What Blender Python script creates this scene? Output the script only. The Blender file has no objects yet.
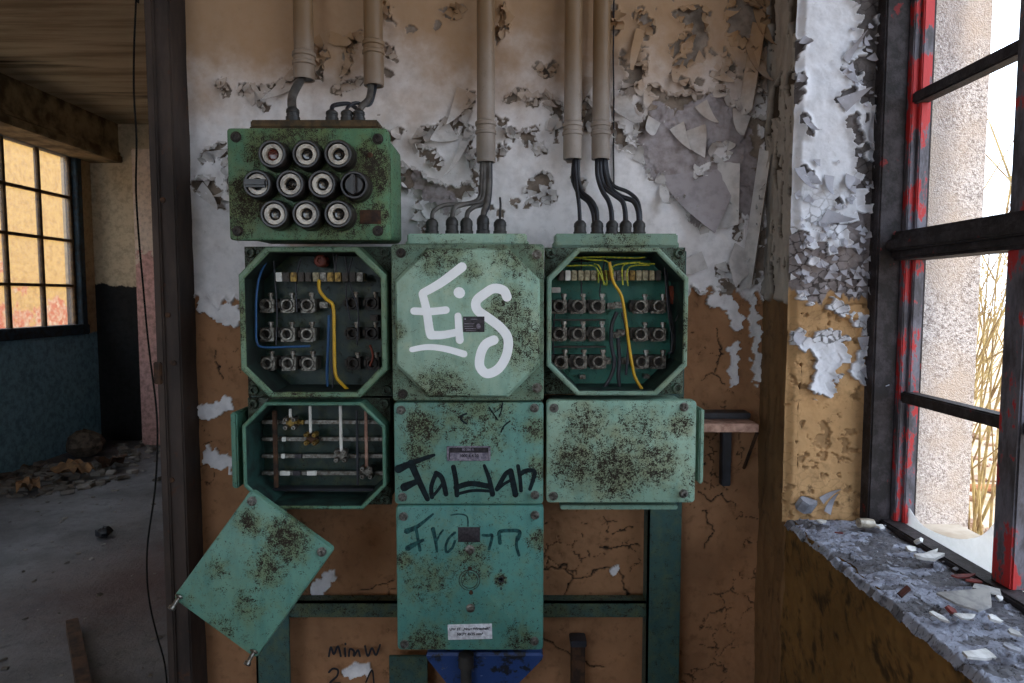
import bpy, bmesh, math, random
import numpy as np
from mathutils import Vector, Matrix

C = bpy.context.scene
COL = C.collection
R = math.radians

# ------------------------------------------------------------------ camera, sky, exposure
FPX = 657.0
CAMZ = 1.5
PITCH = math.atan2(44.5, FPX)
cam_d = bpy.data.cameras.new('camera')
cam_d.sensor_width = 36.0
cam_d.lens = FPX / 1024.0 * 36.0
cam_d.clip_start = 0.02
cam = bpy.data.objects.new('camera', cam_d)
COL.objects.link(cam)
cam.location = (0, 0, CAMZ)
cam.rotation_euler = (math.pi / 2 - PITCH, 0, 0)
C.camera = cam

world = bpy.data.worlds.new('overcast_sky')
C.world = world
world.use_nodes = True
wn = world.node_tree.nodes
bg = wn['Background']
bg.inputs['Color'].default_value = (0.74, 0.855, 1.0, 1)
bg.inputs['Strength'].default_value = 3.1

sun_d = bpy.data.lights.new('sun', 'SUN')
sun_d.energy = 1.9
sun_d.angle = R(1.5)
sun_d.color = (1.0, 0.88, 0.70)
sun = bpy.data.objects.new('sun', sun_d)
COL.objects.link(sun)
sun.rotation_euler = Vector((.035, -.80, .60)).to_track_quat('Z', 'Y').to_euler()     # shines along the outside wall: lights the yard, not the room

C.view_settings.view_transform = 'Standard'
C.view_settings.look = 'None'
C.view_settings.gamma = 1.0
C.view_settings.use_curve_mapping = False
C.view_settings.exposure = 0.42
C.cycles.max_bounces = 10
C.cycles.diffuse_bounces = 6
C.cycles.transmission_bounces = 6
C.cycles.transparent_max_bounces = 12
C.cycles.caustics_reflective = False
C.cycles.caustics_refractive = False
C.cycles.use_denoising = True
C.cycles.sample_clamp_indirect = 8.0


def portal(name, loc, rot, sx, sy):
    l = bpy.data.lights.new(name, 'AREA')
    l.shape = 'RECTANGLE'
    l.size, l.size_y = sx, sy
    l.cycles.is_portal = True
    o = bpy.data.objects.new(name, l)
    COL.objects.link(o)
    o.location = loc
    o.rotation_euler = rot
    return o


# sky portals in the window openings and the added rear opening (they give no light of their own)
portal('sky_portal', (0.97, 0.0, 2.0), (0, R(90), 0), 2.0, 2.7)
portal('sky_portal', (0.97, -2.3, 2.0), (0, R(90), 0), 2.0, 1.6)
portal('sky_portal', (-4.5, 4.25, 2.05), (0, R(-90), 0), 1.9, 4.8)
portal('sky_portal', (-2.55, -3.85, 1.95), (R(90), 0, 0), 2.8, 2.1)
portal('sky_portal', (-4.5, -1.0, 2.05), (0, R(-90), 0), 1.9, 3.3)


# ------------------------------------------------------------------ helpers
def ray(px, py):
    dx = (px - 512) / FPX
    dy = (341.5 - py) / FPX
    c, s = math.cos(PITCH), math.sin(PITCH)
    return Vector((dx, c + dy * s, -s + dy * c))


def P(px, py, Y):
    d = ray(px, py)
    t = Y / d.y
    return Vector((d.x * t, Y, CAMZ + d.z * t))


def PZ(px, py, z):
    d = ray(px, py)
    t = (z - CAMZ) / d.z
    return Vector((d.x * t, d.y * t, z))


def PX(px, py, X):
    d = ray(px, py)
    t = X / d.x
    return Vector((X, d.y * t, CAMZ + d.z * t))


def rect(x0, y0, x1, y1, Y):
    a, b = P(x0, (y0 + y1) / 2, Y).x, P(x1, (y0 + y1) / 2, Y).x
    return a, P((x0 + x1) / 2, y1, Y).z, b, P((x0 + x1) / 2, y0, Y).z      # X0, Z0, X1, Z1


class MB:
    def __init__(self):
        self.v, self.f = [], []

    def add(self, verts, faces):
        n = len(self.v)
        self.v.extend([tuple(p) for p in verts])
        self.f.extend([tuple(i + n for i in fc) for fc in faces])

    def loft(self, loops, cap0=True, cap1=True, close=True):
        m = len(loops[0])
        vs, fs = [], []
        for lp in loops:
            vs.extend(lp)
        for k in range(len(loops) - 1):
            for i in range(m if close else m - 1):
                j = (i + 1) % m
                fs.append((k * m + i, k * m + j, (k + 1) * m + j, (k + 1) * m + i))
        if cap0:
            fs.append(tuple(range(m - 1, -1, -1)))
        if cap1:
            o = (len(loops) - 1) * m
            fs.append(tuple(range(o, o + m)))
        self.add(vs, fs)

    def box(self, x0, y0, z0, x1, y1, z1, b=0.0, M=None):
        bm = bmesh.new()
        bmesh.ops.create_cube(bm, size=1.0)
        for v in bm.verts:
            v.co = Vector((x0 + (v.co.x + .5) * (x1 - x0), y0 + (v.co.y + .5) * (y1 - y0), z0 + (v.co.z + .5) * (z1 - z0)))
        if b > 0:
            b = min(b, abs(x1 - x0) * .45, abs(y1 - y0) * .45, abs(z1 - z0) * .45)
            bmesh.ops.bevel(bm, geom=bm.edges[:], offset=b, segments=2, affect='EDGES')
        bm.verts.index_update()
        vs = [(M @ v.co if M else v.co.copy()) for v in bm.verts]
        self.add(vs, [[v.index for v in f.verts] for f in bm.faces])
        bm.free()

    def lathe(self, c, axis, prof, n=20, caps=True):
        """prof: list of (radius, distance along axis) from point c"""
        c = Vector(c)
        a = Vector(axis).normalized()
        t = a.orthogonal().normalized()
        u = a.cross(t)
        loops = []
        for r, h in prof:
            r = max(r, 1e-5)
            loops.append([c + a * h + (t * math.cos(2 * math.pi * i / n) + u * math.sin(2 * math.pi * i / n)) * r for i in range(n)])
        self.loft(loops, caps, caps)

    def tube(self, pts, r, n=8, smooth=4, flat=1.0):
        pts = [Vector(p) for p in pts]
        if smooth and len(pts) > 2:
            pts = crom(pts, smooth)
        loops = []
        nrm = None
        for i, p in enumerate(pts):
            d = (pts[min(i + 1, len(pts) - 1)] - pts[max(i - 1, 0)]).normalized()
            if nrm is None:
                nrm = d.orthogonal().normalized()
            nrm = (nrm - d * nrm.dot(d)).normalized()
            b = d.cross(nrm)
            rr = r(i / (len(pts) - 1)) if callable(r) else r
            loops.append([p + (nrm * math.cos(2 * math.pi * k / n) + b * math.sin(2 * math.pi * k / n)) * rr for k in range(n)])
        self.loft(loops)

    def build(self, name, mat, parent=None, smooth=35, origin=None):
        off = Vector((0, 0, 0))
        if parent is not None:
            off = ORG[parent.name]
        elif origin is not None:
            off = Vector(origin)
        else:
            a = np.array(self.v)
            off = Vector(((a[:, 0].min() + a[:, 0].max()) / 2, (a[:, 1].min() + a[:, 1].max()) / 2, a[:, 2].min()))
        me = bpy.data.meshes.new(name)
        me.from_pydata([(p[0] - off.x, p[1] - off.y, p[2] - off.z) for p in self.v], [], self.f)
        bm = bmesh.new()
        bm.from_mesh(me)
        bmesh.ops.recalc_face_normals(bm, faces=bm.faces[:])
        bm.to_mesh(me)
        bm.free()
        if smooth:
            me.polygons.foreach_set('use_smooth', [True] * len(me.polygons))
            me.set_sharp_from_angle(angle=R(smooth))
        me.materials.append(mat)
        o = bpy.data.objects.new(name, me)
        COL.objects.link(o)
        if parent is not None:
            o.parent = parent
        else:
            o.location = off
        ORG[o.name] = off
        return o


ORG = {}


def crom(p, k):
    out = []
    n = len(p)
    for i in range(n - 1):
        a, b, c, d = p[max(i - 1, 0)], p[i], p[i + 1], p[min(i + 2, n - 1)]
        for s in range(k):
            t = s / k
            out.append(.5 * ((2 * b) + (c - a) * t + (2 * a - 5 * b + 4 * c - d) * t * t + (3 * b - a - 3 * c + d) * t ** 3))
    out.append(p[-1].copy())
    return out


def tag(o, label=None, cat=None, group=None, kind=None):
    if label: o['label'] = label
    if cat: o['category'] = cat
    if group: o['group'] = group
    if kind: o['kind'] = kind
    return o


def thing(name, loc, label, cat, group=None, kind=None):
    o = bpy.data.objects.new(name, None)
    o.empty_display_size = 0.02
    COL.objects.link(o)
    o.location = loc
    ORG[o.name] = Vector(loc)
    return tag(o, label, cat, group, kind)


def rrect(x0, z0, x1, z1, Y, r=0.006, n=4):
    pts = []
    for cx, cz, a0 in ((x1 - r, z1 - r, 0), (x0 + r, z1 - r, 90), (x0 + r, z0 + r, 180), (x1 - r, z0 + r, 270)):
        for i in range(n + 1):
            a = R(a0 + 90 * i / n)
            pts.append(Vector((cx + r * math.cos(a), Y, cz + r * math.sin(a))))
    return pts


def plate(mb, x0, z0, x1, z1, yb, yf, r=0.006, bev=0.002, M=None):
    """rounded plate from back yb to front yf (yf nearer the camera: smaller)"""
    lp = [rrect(x0, z0, x1, z1, yb, r), rrect(x0, z0, x1, z1, yf + bev, r),
          rrect(x0 + bev * .3, z0 + bev * .3, x1 - bev * .3, z1 - bev * .3, yf + bev * .3, r),
          rrect(x0 + bev, z0 + bev, x1 - bev, z1 - bev, yf, max(r - bev * .5, .001))]
    if M is not None:
        lp = [[M @ p for p in l] for l in lp]
    mb.loft(lp)


def octa(x0, z0, x1, z1, c, Y):
    """octagon with the chamfer middles added: 12 points"""
    return [Vector((p[0], Y, p[1])) for p in (
        (x1, z0 + c), (x1, z1 - c), (x1 - c / 2, z1 - c / 2), (x1 - c, z1), (x0 + c, z1), (x0 + c / 2, z1 - c / 2),
        (x0, z1 - c), (x0, z0 + c), (x0 + c / 2, z0 + c / 2), (x0 + c, z0), (x1 - c, z0), (x1 - c / 2, z0 + c / 2))]


def rect12(x0, z0, x1, z1, c, Y):
    return [Vector((p[0], Y, p[1])) for p in (
        (x1, z0 + c), (x1, z1 - c), (x1, z1), (x1 - c, z1), (x0 + c, z1), (x0, z1),
        (x0, z1 - c), (x0, z0 + c), (x0, z0), (x0 + c, z0), (x1 - c, z0), (x1, z0))]


SN = [0]


def stroke(mb, pts, w, Y, t=0.0006, k=6, px=True):
    """a painted stroke: a thin raised ribbon with round ends; w is a width or (start, end), in px of the plane Y"""
    SN[0] = (SN[0] + 1) % 7
    t = t + SN[0] * .00012
    pts = [P(p[0], p[1], Y) if px else Vector(p) for p in pts]
    sc = Y / FPX if px else 1.0
    if len(pts) > 2:
        pts = crom(pts, k)
    n = len(pts)
    w0, w1 = (w if isinstance(w, (tuple, list)) else (w, w))
    L, Rr = [], []
    for i, p in enumerate(pts):
        d = (pts[min(i + 1, n - 1)] - pts[max(i - 1, 0)])
        d.y = 0
        d.normalize()
        q = Vector((-d.z, 0, d.x)) * (w0 + (w1 - w0) * i / max(n - 1, 1)) * sc / 2
        L.append(p + q)
        Rr.append(p - q)
    loop_ends = []
    for (p, d, ww) in ((pts[0], pts[0] - pts[1], w0), (pts[-1], pts[-1] - pts[-2], w1)):
        d = Vector((d.x, 0, d.z)).normalized()
        q = Vector((-d.z, 0, d.x))
        rr = ww * sc / 2
        loop_ends.append([p + (q * math.cos(R(a)) + d * math.sin(R(a))) * rr for a in range(30, 180, 30)])
    fwd = Vector((0, -t, 0))
    outline = L + list(loop_ends[1]) + Rr[::-1] + list(loop_ends[0])
    m = len(outline)
    nv = len(L)
    # front faces: quads along the ribbon plus the two caps
    vs = [p + fwd for p in outline] + outline
    idxR = lambda i: nv + 5 + (nv - 1 - i)
    fs = [(i, i + 1, idxR(i + 1), idxR(i)) for i in range(nv - 1)]
    fs.append(tuple([nv - 1] + list(range(nv, nv + 5)) + [idxR(nv - 1)]))
    fs.append(tuple([idxR(0)] + list(range(2 * nv + 5, 2 * nv + 10)) + [0]))
    for i in range(m):
        fs.append((i, (i + 1) % m, m + (i + 1) % m, m + i))
    mb.add(vs, fs)


# ------------------------------------------------------------------ numpy noise
def _h(ix, iy, s):
    h = (ix.astype(np.int64) * 374761393 + iy.astype(np.int64) * 668265263 + s * 1442695041) & 0x7fffffff
    h = ((h ^ (h >> 13)) * 1274126177) & 0x7fffffff
    return ((h ^ (h >> 16)) & 0xffff) / 65535.0


def vnoise(x, y, s=0):
    ix, iy = np.floor(x), np.floor(y)
    fx, fy = x - ix, y - iy
    ux, uy = fx * fx * (3 - 2 * fx), fy * fy * (3 - 2 * fy)
    a, b, c, d = _h(ix, iy, s), _h(ix + 1, iy, s), _h(ix, iy + 1, s), _h(ix + 1, iy + 1, s)
    return (a * (1 - ux) + b * ux) * (1 - uy) + (c * (1 - ux) + d * ux) * uy


def fbm(x, y, s=0, o=4, g=.5):
    t, a, n = 0, 1, 0
    for k in range(o):
        t = t + a * vnoise(x * 2 ** k + 17.3 * k, y * 2 ** k - 9.1 * k, s + k)
        n += a
        a *= g
    return t / n


def worley(x, y, s=0):
    """F1, F2, centre x, centre y, id of the nearest cell"""
    ix, iy = np.floor(x), np.floor(y)
    f1 = np.full(x.shape, 9.)
    f2 = np.full(x.shape, 9.)
    cx, cy, cid = np.zeros(x.shape), np.zeros(x.shape), np.zeros(x.shape)
    for dx in (-1, 0, 1):
        for dy in (-1, 0, 1):
            gx, gy = ix + dx, iy + dy
            qx, qy = gx + _h(gx, gy, s), gy + _h(gx, gy, s + 91)
            d = np.hypot(qx - x, qy - y)
            near = d < f1
            f2 = np.where(near, f1, np.minimum(f2, d))
            cx, cy = np.where(near, qx, cx), np.where(near, qy, cy)
            cid = np.where(near, _h(gx, gy, s + 333), cid)
            f1 = np.where(near, d, f1)
    return f1, f2, cx, cy, cid


def blur(a, r, it=2):
    for _ in range(it):
        for ax in (0, 1):
            p = np.pad(a, [(r + 1, r) if i == ax else (0, 0) for i in (0, 1)], mode='edge')
            c = np.cumsum(p, axis=ax)
            n = 2 * r + 1
            a = (np.take(c, range(n, c.shape[ax]), axis=ax) - np.take(c, range(0, c.shape[ax] - n), axis=ax)) / n
    return a


def sstep(a, b, x):
    t = np.clip((x - a) / (b - a), 0, 1)
    return t * t * (3 - 2 * t)


def segd(x, y, poly):
    d = np.full(x.shape, 1e9)
    if len(poly) == 1:
        return np.hypot(x - poly[0][0], y - poly[0][1])
    for (x0, y0), (x1, y1) in zip(poly[:-1], poly[1:]):
        l2 = (x1 - x0) ** 2 + (y1 - y0) ** 2 + 1e-12
        t = np.clip(((x - x0) * (x1 - x0) + (y - y0) * (y1 - y0)) / l2, 0, 1)
        d = np.minimum(d, np.hypot(x - x0 - t * (x1 - x0), y - y0 - t * (y1 - y0)))
    return d


def grid_mesh(name, U, V, H, to_world, mat, attrs, parent=None, smooth=True):
    """U, V: 2-D parameter arrays, H: relief height; to_world(u, v, h) -> (x, y, z) arrays"""
    x, y, z = to_world(U, V, H)
    ny, nx = U.shape
    co = np.stack([x, y, z], -1).reshape(-1, 3).astype(np.float32)
    i = np.arange((ny - 1) * (nx - 1))
    a = (i // (nx - 1)) * nx + i % (nx - 1)
    q = np.stack([a, a + 1, a + nx + 1, a + nx], -1).astype(np.int32)
    me = bpy.data.meshes.new(name)
    me.vertices.add(len(co))
    me.vertices.foreach_set('co', co.ravel())
    me.loops.add(q.size)
    me.loops.foreach_set('vertex_index', q.ravel())
    me.polygons.add(len(q))
    me.polygons.foreach_set('loop_start', np.arange(0, q.size, 4, dtype=np.int32))
    me.update(calc_edges=True)
    if smooth:
        me.polygons.foreach_set('use_smooth', np.ones(len(q), dtype=bool))
    for k, arr in attrs.items():
        at = me.attributes.new(k, 'FLOAT', 'POINT')
        at.data.foreach_set('value', np.broadcast_to(arr, U.shape).astype(np.float32).ravel())
    me.materials.append(mat)
    me.validate()
    o = bpy.data.objects.new(name, me)
    COL.objects.link(o)
    ORG[o.name] = Vector((0, 0, 0))
    if parent is not None:
        o.parent = parent
    return o


# ------------------------------------------------------------------ materials
def s2l(c):
    return tuple(((v / 255) / 12.92 if v / 255 <= .04045 else ((v / 255 + .055) / 1.055) ** 2.4) for v in c) + (1.0,)


class N:
    """small node-graph helper"""
    def __init__(self, name):
        self.m = bpy.data.materials.new(name)
        self.m.use_nodes = True
        self.t = self.m.node_tree
        self.t.nodes.clear()
        self.out = self.t.nodes.new('ShaderNodeOutputMaterial')
        self.b = self.t.nodes.new('ShaderNodeBsdfPrincipled')
        self.t.links.new(self.b.outputs[0], self.out.inputs['Surface'])
        self.pos = self.t.nodes.new('ShaderNodeNewGeometry').outputs['Position']

    def set(self, sock, v):
        if isinstance(v, bpy.types.NodeSocket):
            self.t.links.new(v, sock)
        elif isinstance(v, (tuple, list)) and len(v) == 3 and sock.type == 'RGBA':
            sock.default_value = tuple(v) + (1.0,)
        else:
            sock.default_value = v

    def math(self, op, a, b=0.0, c=0.0, clamp=False):
        n = self.t.nodes.new('ShaderNodeMath')
        n.operation = op
        n.use_clamp = clamp
        for s, v in zip(n.inputs, (a, b, c)):
            self.set(s, v)
        return n.outputs[0]

    def noise(self, scale=10, detail=4, rough=.55, dist=0.0, vec=None, stretch=None):
        n = self.t.nodes.new('ShaderNodeTexNoise')
        v = vec or self.pos
        if stretch:
            mp = self.t.nodes.new('ShaderNodeMapping')
            mp.inputs['Scale'].default_value = stretch
            self.t.links.new(v, mp.inputs['Vector'])
            v = mp.outputs[0]
        self.t.links.new(v, n.inputs['Vector'])
        n.inputs['Scale'].default_value = scale
        n.inputs['Detail'].default_value = detail
        n.inputs['Roughness'].default_value = rough
        n.inputs['Distortion'].default_value = dist
        return n.outputs['Fac']

    def vor(self, scale, feature='F1'):
        n = self.t.nodes.new('ShaderNodeTexVoronoi')
        n.feature = feature
        self.t.links.new(self.pos, n.inputs['Vector'])
        n.inputs['Scale'].default_value = scale
        return n.outputs['Distance']

    def ramp(self, f, a, b):
        n = self.t.nodes.new('ShaderNodeMapRange')
        n.interpolation_type = 'SMOOTHSTEP'
        self.set(n.inputs['Value'], f)
        n.inputs['From Min'].default_value = a
        n.inputs['From Max'].default_value = b
        return n.outputs[0]

    def mix(self, f, a, b):
        n = self.t.nodes.new('ShaderNodeMix')
        n.data_type = 'RGBA'
        self.set(n.inputs['Factor'], f)
        self.set(n.inputs[6], a)
        self.set(n.inputs[7], b)
        return n.outputs[2]

    def attr(self, k):
        n = self.t.nodes.new('ShaderNodeAttribute')
        n.attribute_name = k
        return n.outputs['Fac']

    def dist(self, c):
        n = self.t.nodes.new('ShaderNodeVectorMath')
        n.operation = 'DISTANCE'
        self.t.links.new(self.pos, n.inputs[0])
        n.inputs[1].default_value = c
        return n.outputs['Value']

    def sep(self):
        n = self.t.nodes.new('ShaderNodeSeparateXYZ')
        self.t.links.new(self.pos, n.inputs[0])
        return n.outputs

    def bump(self, h, strength=.4, d=.002):
        n = self.t.nodes.new('ShaderNodeBump')
        n.inputs['Strength'].default_value = strength
        n.inputs['Distance'].default_value = d
        self.set(n.inputs['Height'], h)
        self.t.links.new(n.outputs[0], self.b.inputs['Normal'])

    def done(self, col, rough=.6, metal=0.0, spec=.5):
        self.set(self.b.inputs['Base Color'], col)
        self.set(self.b.inputs['Roughness'], rough)
        self.set(self.b.inputs['Metallic'], metal)
        self.b.inputs['Specular IOR Level'].default_value = spec
        return self.m


def simple(name, c, rough=.6, metal=0.0, var=.25, scale=30, c2=None, spec=.4, bump=.2):
    n = N(name)
    f = n.noise(scale, 6, .6)
    c = s2l(c)
    c2 = s2l(c2) if c2 else tuple(v * (1 - var) for v in c[:3]) + (1,)
    n.bump(n.noise(scale * 6, 4), bump, .001)
    return n.done(n.mix(n.ramp(f, .35, .65), c, c2), rough, metal, spec)


def green(name, base, spots=(), general=0.0, rust=(46, 34, 20), olive=(104, 104, 48), fine=1.0):
    """hammer-finish green paint, flaked and rust-speckled round the given spots (px x, px y, radius px, strength, plane Y)"""
    n = N(name)
    base = s2l(base)
    big = n.noise(9, 4, .6)
    col = n.mix(n.ramp(big, .35, .7), base, tuple(v * k for v, k in zip(base[:3], (.72, .86, .90))) + (1,))
    streak = n.noise(40, 5, .6, stretch=(1, 1, .25))
    col = n.mix(n.math('MULTIPLY', n.ramp(streak, .46, .72), .6), col, tuple(v * k for v, k in zip(base[:3], (.42, .60, .66))) + (1,))
    col = n.mix(n.math('MULTIPLY', n.ramp(n.noise(13, 6, .65), .52, .72), .5), col, tuple(min(1, v * k) for v, k in zip(base[:3], (1.5, 1.12, .95))) + (1,))
    bias = None
    for (x, y, r, s, Y) in spots:
        d = n.dist(P(x, y, Y))
        f = n.math('MULTIPLY', n.ramp(d, r * Y / FPX, r * Y / FPX * .15), s)
        bias = f if bias is None else n.math('MAXIMUM', bias, f)
    if bias is None:
        bias = n.math('ADD', general, 0.0)
    else:
        bias = n.math('MAXIMUM', bias, general)
    warp = n.noise(34, 8, .7)
    ol = n.ramp(n.math('ADD', n.math('MULTIPLY', bias, .40), warp), .50, 1.0)
    col = n.mix(n.math('MULTIPLY', ol, .6), col, s2l(olive))
    sp = n.noise(430 * fine, 9, .76)
    sp2 = n.noise(80, 8, .72)
    m = n.math('ADD', n.math('ADD', n.math('MULTIPLY', n.math('SUBTRACT', sp, .5), 1.6), n.math('MULTIPLY', n.math('SUBTRACT', sp2, .5), 1.0)), n.math('MULTIPLY', bias, .26))
    rm = n.ramp(m, .20, .27)
    rc = n.mix(n.noise(80, 4), s2l(rust), tuple(v * .35 for v in s2l(rust)[:3]) + (1,))
    col = n.mix(rm, col, rc)
    n.bump(n.math('SUBTRACT', n.math('MULTIPLY', n.noise(260, 3), .35), rm), .5, .0012)
    rough = n.math('ADD', n.math('MULTIPLY', rm, .4), n.math('ADD', n.math('MULTIPLY', big, .2), .36))
    return n.done(col, rough, 0.0, .4)


M = {}
M['black_rubber'] = simple('black_rubber', (30, 30, 32), .5, c2=(52, 50, 48))
M['bakelite'] = simple('bakelite', (44, 39, 37), .32, c2=(26, 23, 22), spec=.45)
M['ceramic'] = simple('ceramic', (190, 180, 164), .3, c2=(126, 114, 98), scale=60, spec=.6)
M['dark_glass'] = simple('dark_glass', (22, 22, 24), .12, var=.1, spec=.7, bump=0)
M['red_glass'] = simple('red_glass', (92, 38, 30), .2, var=.3, spec=.6, bump=0)
M['steel'] = simple('steel', (140, 138, 132), .38, .85, c2=(92, 84, 74), scale=120)
M['dull_steel'] = simple('dull_steel', (120, 118, 112), .42, .5, c2=(64, 60, 56), scale=160)
M['rusty'] = simple('rusty', (84, 56, 36), .8, .1, c2=(40, 28, 22), scale=40)
M['dark_iron'] = simple('dark_iron', (58, 52, 46), .55, .3, c2=(34, 30, 27), scale=90)
M['rust_brown'] = simple('rust_brown', (86, 66, 40), .75, 0, c2=(48, 40, 26), scale=50)
M['white_plastic'] = simple('white_plastic', (222, 220, 212), .45, var=.2)
M['cream_plastic'] = simple('cream_plastic', (168, 158, 126), .5, c2=(110, 100, 76), scale=140)
M['brass'] = simple('brass', (150, 122, 62), .45, .6, c2=(84, 64, 34), scale=120)
M['terminal'] = simple('terminal', (140, 136, 126), .42, .5, c2=(66, 60, 54), scale=140)
M['terminal_base'] = simple('terminal_base', (70, 62, 54), .6, c2=(44, 40, 36), scale=80)
M['yellow_wire'] = simple('yellow_wire', (196, 154, 30), .4, var=.2)
M['yellowgreen_wire'] = simple('yellowgreen_wire', (186, 178, 40), .4, c2=(90, 120, 40), scale=120)
M['blue_wire'] = simple('blue_wire', (26, 76, 122), .4, var=.2)
M['black_wire'] = simple('black_wire', (28, 28, 32), .42, c2=(44, 46, 54))
M['grey_cable'] = simple('grey_cable', (96, 92, 88), .5, c2=(60, 56, 54))
M['copper_red'] = simple('copper_red', (140, 66, 46), .6, c2=(96, 44, 32))
M['white_spray'] = simple('white_spray', (250, 252, 254), .55, var=.05)
M['black_marker'] = simple('black_marker', (7, 12, 16), .5, c2=(18, 34, 38), scale=90, spec=.2)
M['faded_marker'] = simple('faded_marker', (20, 42, 46), .5, c2=(40, 84, 82), scale=110, spec=.2)
M['plate_black'] = simple('plate_black', (26, 24, 28), .4, c2=(58, 52, 56), scale=200)
M['plate_grey'] = simple('plate_grey', (140, 132, 142), .45, c2=(92, 86, 100), scale=200)
M['label_white'] = simple('label_white', (214, 216, 222), .5, c2=(176, 176, 184), scale=120)
M['ink'] = simple('ink', (26, 26, 34), .6, var=.1)
M['frame_teal'] = green('frame_teal', (52, 82, 80), general=.3)
M['frame_bare'] = green('frame_bare', (54, 78, 74), general=.5)
M['timber_dark'] = simple('timber_dark', (88, 62, 44), .8, c2=(50, 36, 28), scale=20)
M['pale_wood'] = simple('pale_wood', (186, 150, 132), .75, c2=(140, 104, 90), scale=60)


def mat_pipe():
    n = N('conduit_paint')
    f = n.noise(14, 5, .6, stretch=(1, 1, .4))
    c = n.mix(n.ramp(f, .35, .7), s2l((150, 141, 134)), s2l((124, 114, 106)))
    zz = n.math('ADD', n.math('MULTIPLY', n.noise(5, 5, .6), .4), n.math('SUBTRACT', n.sep()[2], 2.04))
    c = n.mix(n.math('MULTIPLY', n.ramp(zz, -.05, .26), .9), c, s2l((112, 84, 50)))  # warm light near the ceiling, painted into the conduit colour
    c = n.mix(n.math('MULTIPLY', n.ramp(n.noise(60, 6, .7), .58, .72), .6), c, s2l((96, 80, 62)))
    n.bump(n.noise(200, 3), .15, .001)
    return n.done(c, .55)


M['conduit'] = mat_pipe()


def mat_wall(name, paint=(206, 203, 203), ochre=(190, 142, 88), bare=(112, 92, 74), warm_light_tint=(172, 142, 104), warm_light_top=True):
    n = N(name)
    pnt = n.attr('paint')
    dado = n.attr('dado')
    grey = n.attr('grey')
    crack = n.attr('crack')
    z = n.sep()[2]
    f1 = n.noise(6, 6, .6)
    f2 = n.noise(34, 6, .65)
    f3 = n.noise(140, 4, .6)
    white = n.mix(n.ramp(f2, .4, .7), s2l(paint), tuple(v * .82 for v in s2l(paint)[:3]) + (1,))
    # warm light high on the wall, painted into the colour in clouds
    if warm_light_top:
        zz = n.math('ADD', n.math('MULTIPLY', f1, .5), n.math('SUBTRACT', z, 2.09))
        white = n.mix(n.math('MULTIPLY', n.ramp(zz, -.05, .26), .9), white, s2l(warm_light_tint))
    white = n.mix(n.math('MULTIPLY', n.ramp(n.noise(70, 7, .75), .60, .72), .35), white, s2l((120, 104, 88)))
    gl = n.mix(n.ramp(f2, .35, .7), s2l((168, 160, 162)), s2l((134, 124, 124)))
    br = n.mix(n.ramp(f2, .35, .68), s2l(bare), tuple(v * .55 for v in s2l(bare)[:3]) + (1,))
    oc = n.mix(n.ramp(f1, .35, .7), s2l(ochre), tuple(v * .72 for v in s2l(ochre)[:3]) + (1,))
    oc = n.mix(n.ramp(f2, .5, .72), oc, tuple(v * .6 for v in s2l(ochre)[:3]) + (1,))
    oc = n.mix(n.math('MULTIPLY', n.ramp(n.noise(22, 7, .7), .58, .70), .8), oc, s2l((74, 54, 38)))
    under = n.mix(dado, n.mix(grey, br, gl), oc)
    col = n.mix(pnt, under, white)
    col = n.mix(crack, col, s2l((34, 26, 20)))
    n.bump(n.math('ADD', n.math('MULTIPLY', f3, .5), n.math('MULTIPLY', f2, 1.0)), .35, .002)
    return n.done(col, .85, 0, .25)


M['wall'] = mat_wall('peeling_wall', paint=(234, 231, 233), ochre=(166, 122, 88), bare=(142, 128, 116), warm_light_tint=(158, 122, 82))
M['wall_plain'] = simple('wall_plain', (190, 182, 172), .9, c2=(150, 138, 122), scale=6)


def mat_flake(name, paint, back, warm_light_tint=False):
    n = N(name)
    g = n.t.nodes.new('ShaderNodeNewGeometry')
    f = n.noise(40, 5, .6)
    a = n.mix(n.ramp(f, .4, .7), s2l(paint), tuple(v * .75 for v in s2l(paint)[:3]) + (1,))
    if warm_light_tint:
        zz = n.math('ADD', n.math('MULTIPLY', n.noise(6, 6, .6), .5), n.math('SUBTRACT', n.sep()[2], 2.09))
        a = n.mix(n.math('MULTIPLY', n.ramp(zz, -.05, .26), .9), a, s2l((158, 122, 82)))  # same painted warm light as on the wall behind
    n.bump(n.noise(160, 3), .2, .001)
    return n.done(n.mix(n.attr('back'), a, s2l(back)), .8, 0, .25)


M['flake'] = mat_flake('flake_paint', (204, 200, 199), (100, 82, 66), True)


def mat_floor():
    n = N('concrete_floor')
    f = n.noise(1.6, 6, .65)
    f2 = n.noise(14, 8, .7)
    c = n.mix(n.ramp(f, .35, .7), s2l((124, 122, 124)), s2l((82, 78, 80)))
    c = n.mix(n.ramp(f2, .5, .7), c, s2l((86, 84, 86)))
    c = n.mix(n.math('MULTIPLY', n.ramp(n.noise(70, 6, .75), .64, .70), .8), c, s2l((168, 164, 160)))
    d = n.dist((-1.9, 3.4, 0))
    c = n.mix(n.math('MULTIPLY', n.ramp(n.math('ADD', d, n.math('MULTIPLY', f2, .8)), 1.3, .5), .6), c, s2l((84, 46, 34)))
    n.bump(n.math('ADD', n.noise(60, 8, .7), n.math('MULTIPLY', f2, 1.5)), .6, .01)
    return n.done(c, n.math('ADD', n.math('MULTIPLY', f, .3), .45), 0, .4)


def mat_ceiling():
    n = N('board_marked_ceiling')
    st = n.noise(7, 7, .65, stretch=(.12, 1.2, 1))
    st2 = n.noise(3, 5, .6, stretch=(.1, 1, 1))
    c = n.mix(n.ramp(st, .38, .68), s2l((186, 172, 148)), s2l((138, 124, 102)))
    c = n.mix(n.ramp(st2, .56, .68), c, s2l((40, 32, 24)))
    n.bump(st, .5, .02)
    return n.done(c, .9, 0, .2)


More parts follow.
